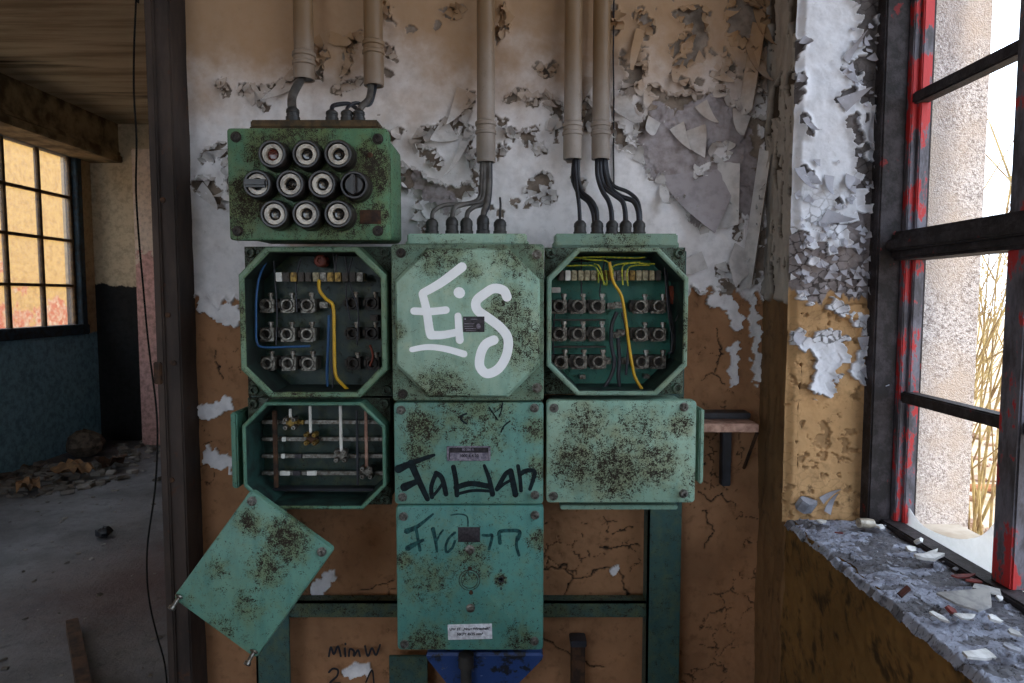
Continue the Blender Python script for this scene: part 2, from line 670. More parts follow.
def mat_dado(name, top, low, zsplit, amp=.12):
    n = N(name)
    z = n.sep()[2]
    f = n.noise(4, 7, .65)
    f2 = n.noise(22, 6, .65)
    up = n.mix(n.ramp(f2, .4, .7), s2l(top), tuple(v * .66 for v in s2l(top)[:3]) + (1,))
    lo = n.mix(n.ramp(f2, .38, .68), s2l(low), tuple(v * .55 for v in s2l(low)[:3]) + (1,))
    k = n.ramp(n.math('ADD', z, n.math('MULTIPLY', n.math('SUBTRACT', f, .5), amp * 2)), zsplit + .01, zsplit - .01)
    n.bump(f2, .4, .01)
    return n.done(n.mix(k, up, lo), .85, 0, .3)


M['floor'] = mat_floor()
M['ceiling'] = mat_ceiling()
M['wall_left'] = mat_dado('blue_dado', (176, 158, 128), (128, 172, 192), 1.14, .05)
M['wall_far'] = mat_dado('dark_dado', (196, 180, 152), (30, 30, 30), 1.62, .10)
M['beam'] = simple('beam_plaster', (166, 148, 116), .9, c2=(92, 78, 56), scale=5)


def mat_facade():
    n = N('yellow_facade')
    f = n.noise(2.2, 7, .65)
    f2 = n.noise(10, 6, .65)
    z = n.sep()[2]
    c = n.mix(n.ramp(f2, .4, .7), s2l((206, 160, 88)), s2l((172, 126, 64)))
    c = n.mix(n.ramp(n.noise(30, 6, .7), .60, .72), c, s2l((150, 118, 74)))
    br = n.mix(n.ramp(f2, .4, .65), s2l((190, 92, 54)), s2l((206, 176, 140)))
    k = n.ramp(n.math('ADD', n.math('MULTIPLY', f, 1.9), n.math('MULTIPLY', z, -.55)), .12, .20)
    n.bump(f2, .4, .02)
    return n.done(n.mix(k, c, br), .9, 0, .2)


M['facade'] = mat_facade()


def mat_chip(name, a, b, scale=40):
    return simple(name, a, .8, c2=b, scale=scale, spec=.3)


M['plaster_white'] = mat_chip('plaster_white', (222, 222, 222), (180, 178, 176))
M['plaster_grey'] = mat_chip('plaster_grey', (150, 152, 162), (110, 112, 120))
M['plaster_shard'] = mat_chip('plaster_shard', (176, 174, 172), (138, 138, 140))
M['red_paint'] = mat_chip('red_paint', (124, 56, 52), (84, 40, 40))
M['brown_chip'] = mat_chip('brown_chip', (86, 48, 40), (52, 28, 26))
M['cardboard'] = mat_chip('cardboard', (150, 112, 76), (96, 70, 48), 12)
M['stone'] = mat_chip('stone', (112, 100, 88), (66, 58, 52), 20)


def mat_window_red():
    n = N('weathered_red_frame')
    f = n.noise(26, 7, .7, stretch=(1, 1, .35))
    f2 = n.noise(9, 5, .6)
    wood = n.mix(n.ramp(f, .4, .65), s2l((110, 108, 120)), s2l((60, 56, 60)))
    c = n.mix(n.ramp(n.math('ADD', n.math('MULTIPLY', f, .7), n.math('MULTIPLY', f2, .5)), .54, .58), s2l((176, 42, 44)), wood)
    n.bump(f, .6, .003)
    return n.done(c, .6, 0, .4)


def mat_window_dark():
    n = N('weathered_dark_frame')
    f = n.noise(30, 7, .7)
    c = n.mix(n.ramp(f, .42, .66), s2l((34, 30, 31)), s2l((62, 56, 60)))
    c = n.mix(n.ramp(n.noise(18, 6, .65), .63, .67), c, s2l((110, 30, 32)))
    n.bump(f, .7, .004)
    return n.done(c, .7, 0, .3)


M['win_red'] = mat_window_red()
M['win_dark'] = mat_window_dark()
M['win_blue'] = simple('old_blue_frame', (44, 66, 80), .7, c2=(36, 40, 44), scale=20)
M['win_bar'] = simple('brown_bar', (98, 74, 42), .7, c2=(60, 44, 26), scale=20)


def mat_render():
    n = N('roughcast')
    f = n.noise(190, 7, .78)
    v = n.vor(330)
    c = n.mix(n.ramp(f, .42, .64), s2l((204, 197, 196)), s2l((116, 106, 102)))
    c = n.mix(n.ramp(n.noise(8, 4), .4, .7), c, s2l((180, 166, 156)))
    n.bump(n.math('ADD', f, v), .7, .003)
    return n.done(c, .95, 0, .15)


M['roughcast'] = mat_render()


def mat_glass(name, dirt=.3):
    n = N(name)
    tr = n.t.nodes.new('ShaderNodeBsdfTransparent')
    tr.inputs['Color'].default_value = (.96, .97, .97, 1)
    tl = n.t.nodes.new('ShaderNodeBsdfTranslucent')
    tl.inputs['Color'].default_value = (.8, .8, .8, 1)
    df = n.t.nodes.new('ShaderNodeBsdfDiffuse')
    df.inputs['Color'].default_value = (.75, .75, .76, 1)
    gl = n.t.nodes.new('ShaderNodeBsdfGlossy')
    gl.inputs['Roughness'].default_value = .05
    mx0 = n.t.nodes.new('ShaderNodeMixShader')
    mx0.inputs[0].default_value = .4
    n.t.links.new(tl.outputs[0], mx0.inputs[1])
    n.t.links.new(df.outputs[0], mx0.inputs[2])
    mx = n.t.nodes.new('ShaderNodeMixShader')
    f = n.math('ADD', n.math('MULTIPLY', n.noise(50, 6, .7), .3), dirt - .15, clamp=True)
    n.t.links.new(f, mx.inputs[0])
    n.t.links.new(tr.outputs[0], mx.inputs[1])
    n.t.links.new(mx0.outputs[0], mx.inputs[2])
    mx2 = n.t.nodes.new('ShaderNodeMixShader')
    mx2.inputs[0].default_value = .05
    n.t.links.new(mx.outputs[0], mx2.inputs[1])
    n.t.links.new(gl.outputs[0], mx2.inputs[2])
    n.t.links.new(mx2.outputs[0], n.out.inputs['Surface'])
    return n.m


M['glass_dirty'] = mat_glass('dirty_glass', .55)
M['glass_thin'] = mat_glass('thin_glass', .16)
M['yard'] = simple('yard_ground', (206, 184, 156), .95, c2=(160, 136, 110), scale=3)
M['twig'] = simple('twig', (172, 152, 102), .8, c2=(120, 96, 66), scale=10)
M['rail_wood'] = simple('rail_wood', (178, 122, 82), .8, c2=(130, 84, 56), scale=10)
M['blue_paint'] = None


# ------------------------------------------------------------------ structure
YW = 1.5                       # back wall
XR = 0.572                     # right wall, room side
YR = 1.34                      # window reveal
XG = 0.778                    # window plane
XL, YF, ZC = -4.3, 6.8, 3.25   # left wall, far wall, ceiling
YB = -3.6
XE = -0.740                    # free end of the back wall
ZS = 1.04                      # window sill


def proj(x, y, z):
    c, s = math.cos(PITCH), math.sin(PITCH)
    zz = z - CAMZ
    d = y * c - zz * s
    u = y * s + zz * c
    return 512 + FPX * x / d, 341.5 - FPX * u / d


def slab(name, dims, mat, b=0.0):
    mb = MB()
    mb.box(*dims, b=b)
    return tag(mb.build(name, mat, origin=(0, 0, 0), smooth=0), kind='structure')


slab('floor', (XL - .3, YB - .2, -.2, .95, YF + .2, 0), M['floor'])
slab('ceiling', (XL - .3, YB - .2, ZC, .95, YF + .2, ZC + .3), M['ceiling'])
slab('wall_far', (XL - .3, YF, 0, .95, YF + .3, ZC), M['wall_far'])



def wall_with_openings(name, x0, x1, y0, y1, holes, mat):
    """holes: list of (ya, yb, za, zb) sorted by y; makes one mesh of box pieces round them"""
    mb = MB()
    y = y0
    for ya, yb, za, zb in holes:
        mb.box(x0, y, 0, x1, ya, ZC)
        mb.box(x0, ya, 0, x1, yb, za)
        mb.box(x0, ya, zb, x1, yb, ZC)
        y = yb
    mb.box(x0, y, 0, x1, y1, ZC)
    return tag(mb.build(name, mat, origin=(0, 0, 0), smooth=0), kind='structure')


mb = MB()
for b_ in ((XL - .3, 0, -3.9, ZC), (-1.2, 0, .95, ZC), (-3.9, 0, -1.2, .95), (-3.9, 2.95, -1.2, ZC)):  # opening added out of view, for fill light from behind
    mb.box(b_[0], YB - .3, b_[1], b_[2], YB, b_[3])
tag(mb.build('wall_rear', M['wall_plain'], origin=(0, 0, 0), smooth=0), kind='structure')
wall_with_openings('wall_left', XL - .12, XL, YB, YF, [(-2.6, .6, 1.15, 2.95), (1.9, 6.62, 1.15, 2.95)], M['wall_left'])
RH = [(-3.1, -1.55, ZS - .012, 2.95), (-1.30, YR + .008, ZS - .012, 2.95)]
wall_with_openings('wall_right', XR + .012, .82, YB, YF, RH, M['wall_plain'])
wall_with_openings('wall_outside', .82, .95, YB - .3, YF + .3, [(-3.1, -1.55, ZS - .06, 2.95), (-1.30, YR, ZS - .06, 2.95)], M['roughcast'])
wb = slab('wall_back', (XE + .004, YW + .012, 0, XR + .06, YW + .22, ZC), M['wall_plain'])

# lintel beam over the window of the left wall
mb = MB()
mb.box(XL, 2.0, 2.88, XL + .30, YF, ZC)
mb.box(XL, 2.0, 2.86, XL + .34, YF, 2.93, b=.01)
mb.box(XL, 2.0, 2.93, XL + .32, YF, 2.97, b=.008)
tag(mb.build('trim_1', M['beam'], origin=(0, 0, 0), smooth=0), kind='structure')
# the corner pier at the far wall and its band
mb = MB()
x0 = (140 - 512) / FPX * 6.6
mb.box(x0, 6.55, 0, x0 + .5, YF, 2.95, b=.01)
pier = tag(mb.build('trim_2', mat_dado('pale_pier', (214, 196, 180), (206, 162, 154), 1.9, .5), origin=(0, 0, 0), smooth=0), kind='structure')


# ---- the peeling back wall: a relief of paint over plaster
def mk(U, V, Y):
    return proj(U, np.full(U.shape, Y), V)


# patches where the paint has come off: px polylines with a px radius
BARE = [
    ([(203, 160), (225, 150)], 7), ([(200, 185), (214, 190), (222, 205)], 8), ([(226, 160), (238, 208)], 5),
    ([(222, 84), (229, 88), (227, 94)], 4), ([(243, 88), (262, 92), (280, 84), (296, 80)], 6), ([(256, 96), (266, 108)], 4),
    ([(316, 44), (322, 56), (318, 74)], 5), ([(334, 92), (352, 88), (366, 78)], 5), ([(330, 38), (352, 42), (362, 34)], 4), ([(349, 52), (346, 88)], 4),
    ([(384, 0), (390, 22)], 5), ([(388, 48), (394, 60)], 5), ([(410, 28), (424, 33)], 3.5),
    ([(378, 120), (390, 134), (400, 130)], 5), ([(424, 110), (425, 112)], 3),
    ([(414, 145), (430, 132), (456, 126), (468, 104), (474, 92)], 6), ([(424, 152), (438, 162)], 7), ([(466, 130), (474, 170), (476, 192)], 5),
    ([(402, 172), (412, 186), (430, 190), (450, 192), (474, 190)], 8), ([(418, 205), (425, 228)], 6),
    ([(440, 10), (456, 16), (462, 8)], 4), ([(498, 2), (504, 22), (500, 40)], 6),
    ([(497, 96), (510, 98), (522, 94), (532, 104), (540, 98)], 4.5), ([(500, 124), (512, 128), (508, 140)], 6), ([(500, 150), (496, 160)], 4),
    ([(538, 66), (546, 76), (556, 64)], 4.5), ([(522, 134), (532, 142), (545, 152)], 6), ([(534, 126), (532, 140)], 4),
    ([(515, 200), (526, 190), (544, 176)], 4.5), ([(530, 205), (545, 196), (556, 198)], 4.5), ([(548, 182), (540, 192)], 4),
    ([(552, 100), (560, 110), (556, 140)], 5), ([(584, 90), (588, 128), (592, 110)], 6), ([(574, 176), (584, 186), (580, 196)], 4),
    ([(612, 4), (616, 30)], 5), ([(622, 60), (632, 74), (626, 92)], 6), ([(640, 14), (650, 24), (642, 52)], 6), ([(646, 56), (634, 86), (628, 100)], 5),
    ([(612, 126), (626, 148), (640, 150)], 6), ([(640, 130), (650, 118), (660, 105)], 6), ([(645, 160), (655, 178)], 6),
    ([(676, 16), (702, 14), (698, 36), (694, 60), (680, 64)], 7), ([(676, 74), (688, 84), (684, 98), (664, 96), (650, 90)], 5),
    ([(732, 16), (750, 22), (735, 34), (752, 46)], 11), ([(762, 6), (758, 50)], 6), ([(712, 76), (726, 82), (748, 72)], 4),
    ([(758, 60), (756, 120), (758, 200), (756, 280)], 6), ([(738, 116), (752, 130), (746, 180)], 10), ([(735, 190), (740, 240)], 5),
    ([(688, 110), (706, 104), (716, 120)], 8), ([(670, 124), (690, 140), (712, 146)], 5),
    ([(720, 270), (745, 262)], 6), ([(655, 285), (668, 280)], 3),
]
GREY = [([(664, 150), (690, 140), (712, 120)], 26), ([(680, 180), (705, 215), (716, 180)], 14), ([(735, 130), (745, 200)], 14), ([(420, 186), (452, 204)], 12), ([(648, 140), (660, 110)], 8)]
CRACKS = [[(520, 568), (534, 572), (566, 566), (572, 580), (600, 571), (616, 566), (624, 585), (628, 600)], [(572, 580), (560, 598), (545, 596)],
          [(610, 535), (632, 527)], [(640, 545), (600, 549)], [(522, 630), (545, 640), (580, 660), (604, 668)],
          [(700, 492), (712, 500), (720, 494), (735, 506)], [(694, 470), (706, 462)], [(360, 590), (395, 582)], [(215, 350), (222, 380)],
          [(704, 510), (712, 530), (704, 548)], [(716, 330), (722, 350), (716, 372)], [(700, 380), (712, 372), (724, 384)]]
LEFTOVER = [([(205, 412), (228, 404)], 7), ([(208, 456), (232, 462)], 8), ([(206, 305), (236, 318)], 9), ([(714, 298), (732, 304), (735, 322)], 7), ([(734, 348), (733, 380)], 6), ([(330, 576), (318, 590)], 7), ([(352, 671), (366, 668)], 6), ([(752, 300), (758, 380)], 5), ([(618, 566), (612, 569)], 3)]


def patches(px, py, cell, lst, seed, amp, rs_=1.0):
    """polygon-edged union of px patches, evaluated at jittered cell centres so the edge breaks in shards"""
    f1, f2, cx, cy, cid = worley(px / cell, py / cell, seed)
    qx = .85 * cx * cell + .15 * px
    qy = .85 * cy * cell + .15 * py
    w = (fbm(px / 14, py / 14, seed + 5, 3) - .5) * amp * 2
    d = np.full(px.shape, 99.)
    for pl, r in lst:
        x0, x1 = min(p[0] for p in pl) - r - 20, max(p[0] for p in pl) + r + 20
        y0, y1 = min(p[1] for p in pl) - r - 20, max(p[1] for p in pl) + r + 20
        m = (px > x0) & (px < x1) & (py > y0) & (py < y1)
        if m.any():
            d[m] = np.minimum(d[m], segd(qx[m], qy[m], pl) - r * rs_ + w[m])
    return d          # negative inside


STEP = 0.0024
U, V = np.meshgrid(np.arange(XE, XR + .004, STEP), np.arange(.55, 2.50, STEP))
px, py = mk(U, V, YW)
db = patches(px, py, 6.0, BARE, 3, 5, .78)
# smaller random losses, denser towards the right corner and the pipes
nz = fbm(px / 26, py / 26, 41, 5, .6)
dens = .77 - .17 * sstep(640, 760, px) - .03 * sstep(440, 620, px)
f1, f2, cx, cy, cid = worley(px / 7, py / 7, 8)
small = (fbm(cx * 7 / 26, cy * 7 / 26, 41, 5, .6) > dens) & (px > 205)
bare = (db < 0) | small
ragged = 292 + (fbm(px / 9, py * 0 + 3, 61, 4, .6) - .5) * 26 + 10 * sstep(400, 200, px) + 8 * sstep(740, 770, px)
dado = sstep(-1.5, 1.5, py - ragged)
left = patches(px, py, 6.0, LEFTOVER, 13, 3) < 0
paint = np.where(bare, 0., 1.) * (1 - dado)
paint = np.where(left, 1., paint)
dado = np.where(left, 0., dado)
grey = (patches(px, py, 9, GREY, 23, 8) < 0).astype(float)
paint = np.where((grey > 0) & ~left, 0., paint)
cr = np.full(px.shape, 99.)
wx, wy = px + (fbm(px / 6, py / 6, 71, 3) - .5) * 8, py + (fbm(px / 6, py / 6, 72, 3) - .5) * 8
for c in CRACKS:
    cr = np.minimum(cr, segd(wx, wy, c))
# fine craze in the ochre
w1, w2, *_ = worley(px / 22 + .6 * fbm(px / 9, py / 9, 5), py / 22 + .6 * fbm(px / 9, py / 9, 6), 31)
craze = ((w2 - w1) < .03) & (fbm(px / 40, py / 40, 55) > .63)
crack = np.maximum(1 - sstep(.3, 1.1, cr), craze * .8) * dado
layer = np.maximum(paint, .55 * grey * np.where(db < 0, .3, 1))
lift = layer * (1 - blur(layer, 3)) * .012 * (.2 + 1.2 * fbm(px / 12, py / 12, 77, 3))
H = .0016 * layer + lift + (fbm(U * 9, V * 9, 90, 4) - .5) * .012 + (fbm(U * 60, V * 60, 91, 4) - .5) * .0035 * (1 - paint * .7) - crack * .004
ragl = np.abs(py - ragged)
H = H + .006 * (1 - sstep(0, 5, ragl)) * (py < ragged)
grid_mesh('peeling_surface', U, V, H, lambda u, v, h: (u, YW - h, v), M['wall'], {'paint': paint, 'dado': dado, 'grey': grey, 'crack': crack}, wb)

U2, V2 = np.meshgrid(np.arange(XE, XR + .004, .008), np.arange(.0, .56, .008))
grid_mesh('lower_surface', U2, V2, (fbm(U2 * 9, V2 * 9, 90, 4) - .5) * .012, lambda u, v, h: (u, YW - h, v), M['wall'], {'paint': 0 * U2, 'dado': 0 * U2 + 1, 'grey': 0 * U2, 'crack': 0 * U2}, wb)
U2, V2 = np.meshgrid(np.arange(XE, XR + .004, .008), np.arange(2.49, ZC, .008))
grid_mesh('upper_surface', U2, V2, .0016 + (fbm(U2 * 9, V2 * 9, 90, 4) - .5) * .012, lambda u, v, h: (u, YW - h, v), M['wall'], {'paint': 0 * U2 + 1, 'dado': 0 * U2, 'grey': 0 * U2, 'crack': 0 * U2}, wb)


# ---- curled flakes of paint on the wall
def flake(mb, back, base, ang, L, W, Rc, seed, to_w, tip=.15, bend=0.0, shape=None):
    """base (u, v) in the wall plane; ang = direction the flake grows; it rolls off the wall with radius Rc"""
    rnd = random.Random(int(seed))
    n, mw = 7, 3
    d = (math.cos(ang), math.sin(ang))
    t = (-d[1], d[0])
    prof = [1.0, .95, .9 + rnd.uniform(-.15, .1), .75 + rnd.uniform(-.2, .15), .55 + rnd.uniform(-.15, .2), .35 + rnd.uniform(-.1, .2), tip]
    skew = rnd.uniform(-.4, .4)
    if rnd.random() < .6:
        prof = [1.0, .86, .70, .53, .36, .19, .02]
        skew = rnd.uniform(-.9, .9)
    if shape == 'tri':
        prof, skew = [1.0, .93, .8, .62, .42, .21, .01], .12
    if shape == 'roll':
        prof, skew = [1.0, .99, .96, .97, .93, .9, .88], 0
    for side in (0, 1):
        vs = []
        for i in range(n):
            s = L * i / (n - 1)
            al, out = Rc * math.sin(s / Rc), Rc * (1 - math.cos(s / Rc))
            for j in range(mw):
                w = (j / (mw - 1) - .5) * W * prof[i] + skew * s * .4
                o = out + .0012 + side * .0011 + abs(j - 1) * bend * s
                vs.append(to_w(base[0] + d[0] * al + t[0] * w, base[1] + d[1] * al + t[1] * w, o))
        fs = [(i * mw + j, i * mw + j + 1, (i + 1) * mw + j + 1, (i + 1) * mw + j) for i in range(n - 1) for j in range(mw - 1)]
        mb.add(vs, fs)
        back.extend([1.0 - side] * len(vs))


def build_flakes(name, mb, back, mat, parent):
    o = mb.build(name, mat, parent, smooth=60)
    at = o.data.attributes.new('back', 'FLOAT', 'POINT')
    at.data.foreach_set('value', np.array(back, dtype=np.float32))
    return tag(o, kind='stuff')


rng = random.Random(5)
mbf, backf = MB(), []
tw = lambda u, v, o: (u, YW - .004 - o, v)
sm = blur(paint, 5)
gy, gx = np.gradient(sm)
edge = np.argwhere((np.abs(sm - .5) < .12) & (py < 292) & (px > 200) & (py > -20) & (~small | (px > 600)))
rs = np.random.RandomState(4)
taken = []
for idx in rs.permutation(len(edge)):
    i, j = edge[idx]
    p = (U[i, j], V[i, j])
    if any((p[0] - q[0]) ** 2 + (p[1] - q[1]) ** 2 < .0085 ** 2 for q in taken):
        continue
    taken.append(p)
    g = math.atan2(-gy[i, j], -gx[i, j])              # towards the bare plaster
    a = g + rng.uniform(-.7, .7)
    L = rng.choice((.007, .010, .014, .018, .024, .032))
    flake(mbf, backf, (p[0] - math.cos(a) * .004, p[1] - math.sin(a) * .004), a, L, L * rng.uniform(.4, 1.1), L / rng.uniform(.8, 2.6), int(idx), tw, rng.choice((.05, .3)))
    if len(taken) > 760:
        break
# the big hanging sheets beside the right-hand cabinet and elsewhere (px base, px tip, px width, curl in radians)
BIG = [((664, 186), (660, 216), 10, 1.8), ((716, 196), (736, 196), 66, 1.0, 'roll'), ((748, 220), (764, 222), 140, 2.2, 'roll'), ((744, 70), (758, 72), 90, 1.7, 'roll'), ((690, 130), (700, 160), 30, .5, 'tri'),
       ((752, 40), (740, 100), 20, 1.3), ((742, 110), (738, 150), 20, 1.4), ((704, 260), (660, 278), 18, .8), ((745, 250), (722, 285), 26, .9),
       ((468, 92), (452, 132), 22, .8), ((452, 128), (428, 142), 26, 1.2), ((400, 178), (405, 196), 10, 1.2), ((470, 130), (468, 190), 10, 1.1),
       ((380, 0), (384, 30), 9, 1.3), ((498, 0), (508, 44), 12, 1.2), ((316, 38), (328, 56), 10, 1.3), ((319, 56), (318, 84), 10, 1.4),
       ((330, 38), (356, 44), 12, .8), ((350, 58), (346, 92), 8, 1.4), ((296, 78), (262, 92), 18, .8), ((222, 80), (228, 95), 12, 1.6), ((246, 86), (268, 112), 9, 1.2),
       ((590, 78), (586, 124), 12, 1.2), ((616, 98), (634, 136), 18, 1.2), ((640, 30), (628, 96), 9, 1.3), ((650, 92), (636, 112), 14, 1.2), ((654, 120), (642, 140), 14, 1.3),
       ((544, 96), (550, 120), 8, 1.5), ((520, 92), (530, 108), 8, 1.6), ((554, 120), (548, 140), 9, 1.5), ((712, 70), (734, 84), 14, 1.2), ((676, 68), (672, 92), 9, 1.3),
       ((208, 158), (232, 144), 12, 1.0), ((200, 188), (232, 210), 14, 1.0), ((676, 126), (690, 152), 16, .8), ((700, 104), (716, 130), 14, 1.2), ((760, 10), (756, 60), 16, 1.1)]
for k, (b, e, w, c, *shp) in enumerate(BIG):
    pb, pe = P(b[0], b[1], YW), P(e[0], e[1], YW)
    dx, dz = pe.x - pb.x, pe.z - pb.z
    L = math.hypot(dx, dz) * (1 + c * .12)
    flake(mbf, backf, (pb.x, pb.z), math.atan2(dz, dx), L, w * YW / FPX, L / c, 900 + k, tw, .06, 0.0, shp[0] if shp else None)
build_flakes('paint_flakes', mbf, backf, M['flake'], wb)
mbf, backf = MB(), []
pb, pe = P(699, 172, YW), P(705, 236, YW)
L = (pe - pb).length * 1.04
flake(mbf, backf, (pb.x, pb.z), math.atan2(pe.z - pb.z, pe.x - pb.x), L, 74 * YW / FPX, L / .55, 1, tw, .02, .03, 'tri')
o = mbf.build('hanging_flap', mat_flake('grey_flap', (164, 157, 160), (150, 130, 112)), wb, smooth=60)
at = o.data.attributes.new('back', 'FLOAT', 'POINT')
at.data.foreach_set('value', np.array(backf, dtype=np.float32))
tag(o, 'large grey V-shaped flap of paint hanging from the wall')

# ---- right pier (short stretch of the right wall between corner and window) and the wall under the sill
wr = bpy.data.objects['wall_right']
U, V = np.meshgrid(np.arange(YR, YW + .01, .0035), np.arange(.0, ZC, .0035))
px, py = proj(np.full(U.shape, XR), U, V)
f = fbm(U * 40, V * 14, 101, 5, .6)
paint = ((f < .56) & (py < 300 + 20 * fbm(U * 30, V * 8, 4))).astype(float)
dado = sstep(-2, 2, py - 298 - 18 * (fbm(U * 50, V * 4, 107) - .5))
paint *= 1 - dado
H = .002 * paint + paint * (1 - blur(paint, 3)) * .014 + (fbm(U * 30, V * 12, 109, 4) - .5) * .014
H = H - .02 * (sstep(YR + .02, YR, U))                      # worn, rounded corner
grid_mesh('corner_surface', U, V, H, lambda u, v, h: (XR - h, u, v), mat_wall('corner_wall', paint=(166, 158, 150), ochre=(122, 92, 62), bare=(70, 60, 50), warm_light_top=False), {'paint': paint, 'dado': dado, 'grey': 0 * U, 'crack': 0 * U}, wr)
U, V = np.meshgrid(np.arange(-.9, YR + .012, .004), np.arange(.0, ZS - .002, .004))
f = fbm(U * 22, V * 22, 111, 5, .6)
paint = np.where(f > .68, .0, .0)
H = (fbm(U * 10, V * 10, 113, 4) - .5) * .018 + (fbm(U * 55, V * 55, 115, 4) - .5) * .006 - .02 * sstep(ZS - .03, ZS, V) * fbm(U * 18, V * 0, 2)
grid_mesh('parapet_surface', U, V, H, lambda u, v, h: (XR - h, u, v), mat_wall('parapet_wall', ochre=(128, 96, 56), warm_light_top=False), {'paint': paint, 'dado': 0 * U + 1, 'grey': 0 * U, 'crack': .75 * sstep(.54, .72, fbm(U * 45, V * 30, 119, 6, .65))}, wr)

# ---- window reveal facing the room: white scaling paint above, ochre plaster below
U, V = np.meshgrid(np.arange(XR - .006, XG - .02, .0016), np.arange(ZS - .01, 2.6, .0016))
px, py = mk(U, V, YR)
f1, f2, cx, cy, cid = worley(px / 9, py / 8, 121)
qx, qy = cx * 9, cy * 8
scale = fbm(qx / 22, qy / 22, 123, 4, .6)
dens = .86 - .46 * sstep(165, 285, qy) - .40 * sstep(842, 866, qx) - .04 * sstep(800, 790, qx)
bare = (scale > dens)
lost = [([(800, 44), (797, 56)], 4), ([(800, 78), (796, 98)], 4), ([(804, 120), (812, 136)], 3.5), ([(848, 72), (860, 62)], 6), ([(850, 92), (838, 100)], 3), ([(852, 118), (858, 140)], 6), ([(868, 30), (880, 100)], 9), ([(804, 170), (812, 180)], 4)]
bare = bare | (patches(px, py, 5, lost, 125, 3) < 0)
ragged = 296 + (fbm(px / 10, py * 0, 127, 4, .6) - .5) * 30
dado = sstep(-1.5, 1.5, py - ragged)
wp = [([(800, 338), (812, 346)], 8), ([(826, 338), (828, 360), (820, 386)], 12), ([(838, 340), (840, 356)], 8), ([(858, 366), (868, 376)], 10), ([(862, 350), (858, 360)], 6), ([(832, 306), (842, 312)], 7), ([(866, 320), (870, 332)], 8), ([(800, 296), (806, 300)], 5)]
w = patches(px, py, 7, wp, 129, 4) < 0
paint = np.where(bare, 0., 1.) * (1 - dado)
paint = np.where(w, 1., paint)
dado = np.where(w, 0., dado)
tilt = ((px - qx) * (cid - .5) + (py - qy) * (fbm(qx, qy, 7) - .5)) * .0007
scaly = sstep(170, 240, py) * (1 - dado) + .7 * sstep(845, 862, px) * (1 - dado)
pits = sstep(.60, .68, fbm(px / 11, py / 9, 131, 4, .6)) * dado
blobs = (sstep(.45, .6, fbm(px / 16, py / 13, 133, 2)) * .010 * sstep(345, 320, py)) * dado
cells2 = (f2 - f1 < .10) & (scale > .5)
H = .002 * paint + paint * (1 - blur(paint, 4)) * .016 + tilt * scaly * 1.2 + (fbm(U * 26, V * 26, 135, 5) - .5) * .007 - pits * .005 + blobs
crack = np.maximum(cells2 * .75 * np.clip(scaly + dado * .25, 0, 1), pits * .35)
rmat = mat_wall('reveal_wall', paint=(226, 228, 236), ochre=(200, 160, 114), bare=(112, 106, 106), warm_light_top=False)
grid_mesh('reveal_surface', U, V, H - .01 * sstep(XR + .012, XR - .006, U), lambda u, v, h: (u, YR - h, v), rmat, {'paint': paint, 'dado': dado, 'grey': (py > 210).astype(float) * .6, 'crack': crack}, wr)
mbf, backf = MB(), []
tw = lambda u, v, o: (u, YR - .004 - o, v)
for (b, e, wd, c) in [((798, 168), (804, 200), 10, 1.3), ((806, 174), (818, 186), 10, .9), ((828, 176), (822, 205), 10, 1.4), ((822, 216), (846, 230), 16, 1.2), ((850, 176), (842, 195), 12, 1.2),
                      ((840, 106), (862, 88), 16, .8), ((846, 68), (858, 82), 14, .9), ((868, 366), (876, 388), 20, 1.2), ((800, 334), (790, 346), 12, 1.3), ((858, 344), (874, 338), 14, 1.0),
                      ((804, 118), (812, 142), 6, 1.5), ((800, 40), (810, 46), 9, 1.2), ((796, 78), (806, 80), 9, 1.2), ((820, 500), (838, 488), 8, 1.0), ((826, 512), (840, 490), 8, 1.2), ((844, 62), (866, 40), 8, 1.3)]:
    pb, pe = P(b[0], b[1], YR), P(e[0], e[1], YR)
    L = math.hypot(pe.x - pb.x, pe.z - pb.z) * 1.1
    flake(mbf, backf, (pb.x, pb.z), math.atan2(pe.z - pb.z, pe.x - pb.x), L, wd * YR / FPX, L / c, int(b[0] * 7 + b[1]), tw, .15)
for k in range(150):
    x, y = rng.uniform(795, 880), 150 + 145 * math.sqrt(rng.random())
    if rng.random() < .25:
        x, y = rng.uniform(850, 884), rng.uniform(20, 200)
    p = P(x, y, YR)
    L = rng.choice((.008, .012, .017))
    flake(mbf, backf, (p.x, p.z), rng.uniform(math.pi * 1.1, math.pi * 1.9), L, L * rng.uniform(.7, 1.3), L / rng.uniform(.5, 1.5), k, tw, .3)
build_flakes('reveal_flakes', mbf, backf, mat_flake('reveal_flake_paint', (180, 180, 190), (110, 102, 98)), wr)

# ---- the window sill: flaking dark paint
U, V = np.meshgrid(np.arange(XR - .004, XG + .02, .0015), np.arange(.30, YR + .006, .0016))
wu, wv = U + .006 * (fbm(U * 90, V * 90, 161, 3) - .5), V + .006 * (fbm(U * 90, V * 90, 162, 3) - .5)
f1, f2, cx, cy, cid = worley(wu / .020, wv / .011, 141)
h1, h2, ex_, ey_, eid = worley(wu / .008, wv / .005, 145)
g1, g2, dx, dy, did = worley(wu / .050, wv / .030, 143)
tilt = ((wu / .020 - cx) * (cid - .5) * .004 + (wv / .011 - cy) * (cid - .15) * .0035) * (cid > .3)
fine = ((wu / .008 - ex_) * (eid - .5) + (wv / .005 - ey_) * (eid - .3)) * .0016
big = (wv / .030 - dy) * .004 * (did > .6)
on = (fbm(cx / 3, cy / 3, 145, 3) > .44).astype(float)
H = on * (.002 + tilt) + fine + big + (fbm(U * 24, V * 24, 147, 4) - .5) * .010 + (fbm(U * 160, V * 160, 149, 3) - .5) * .0028
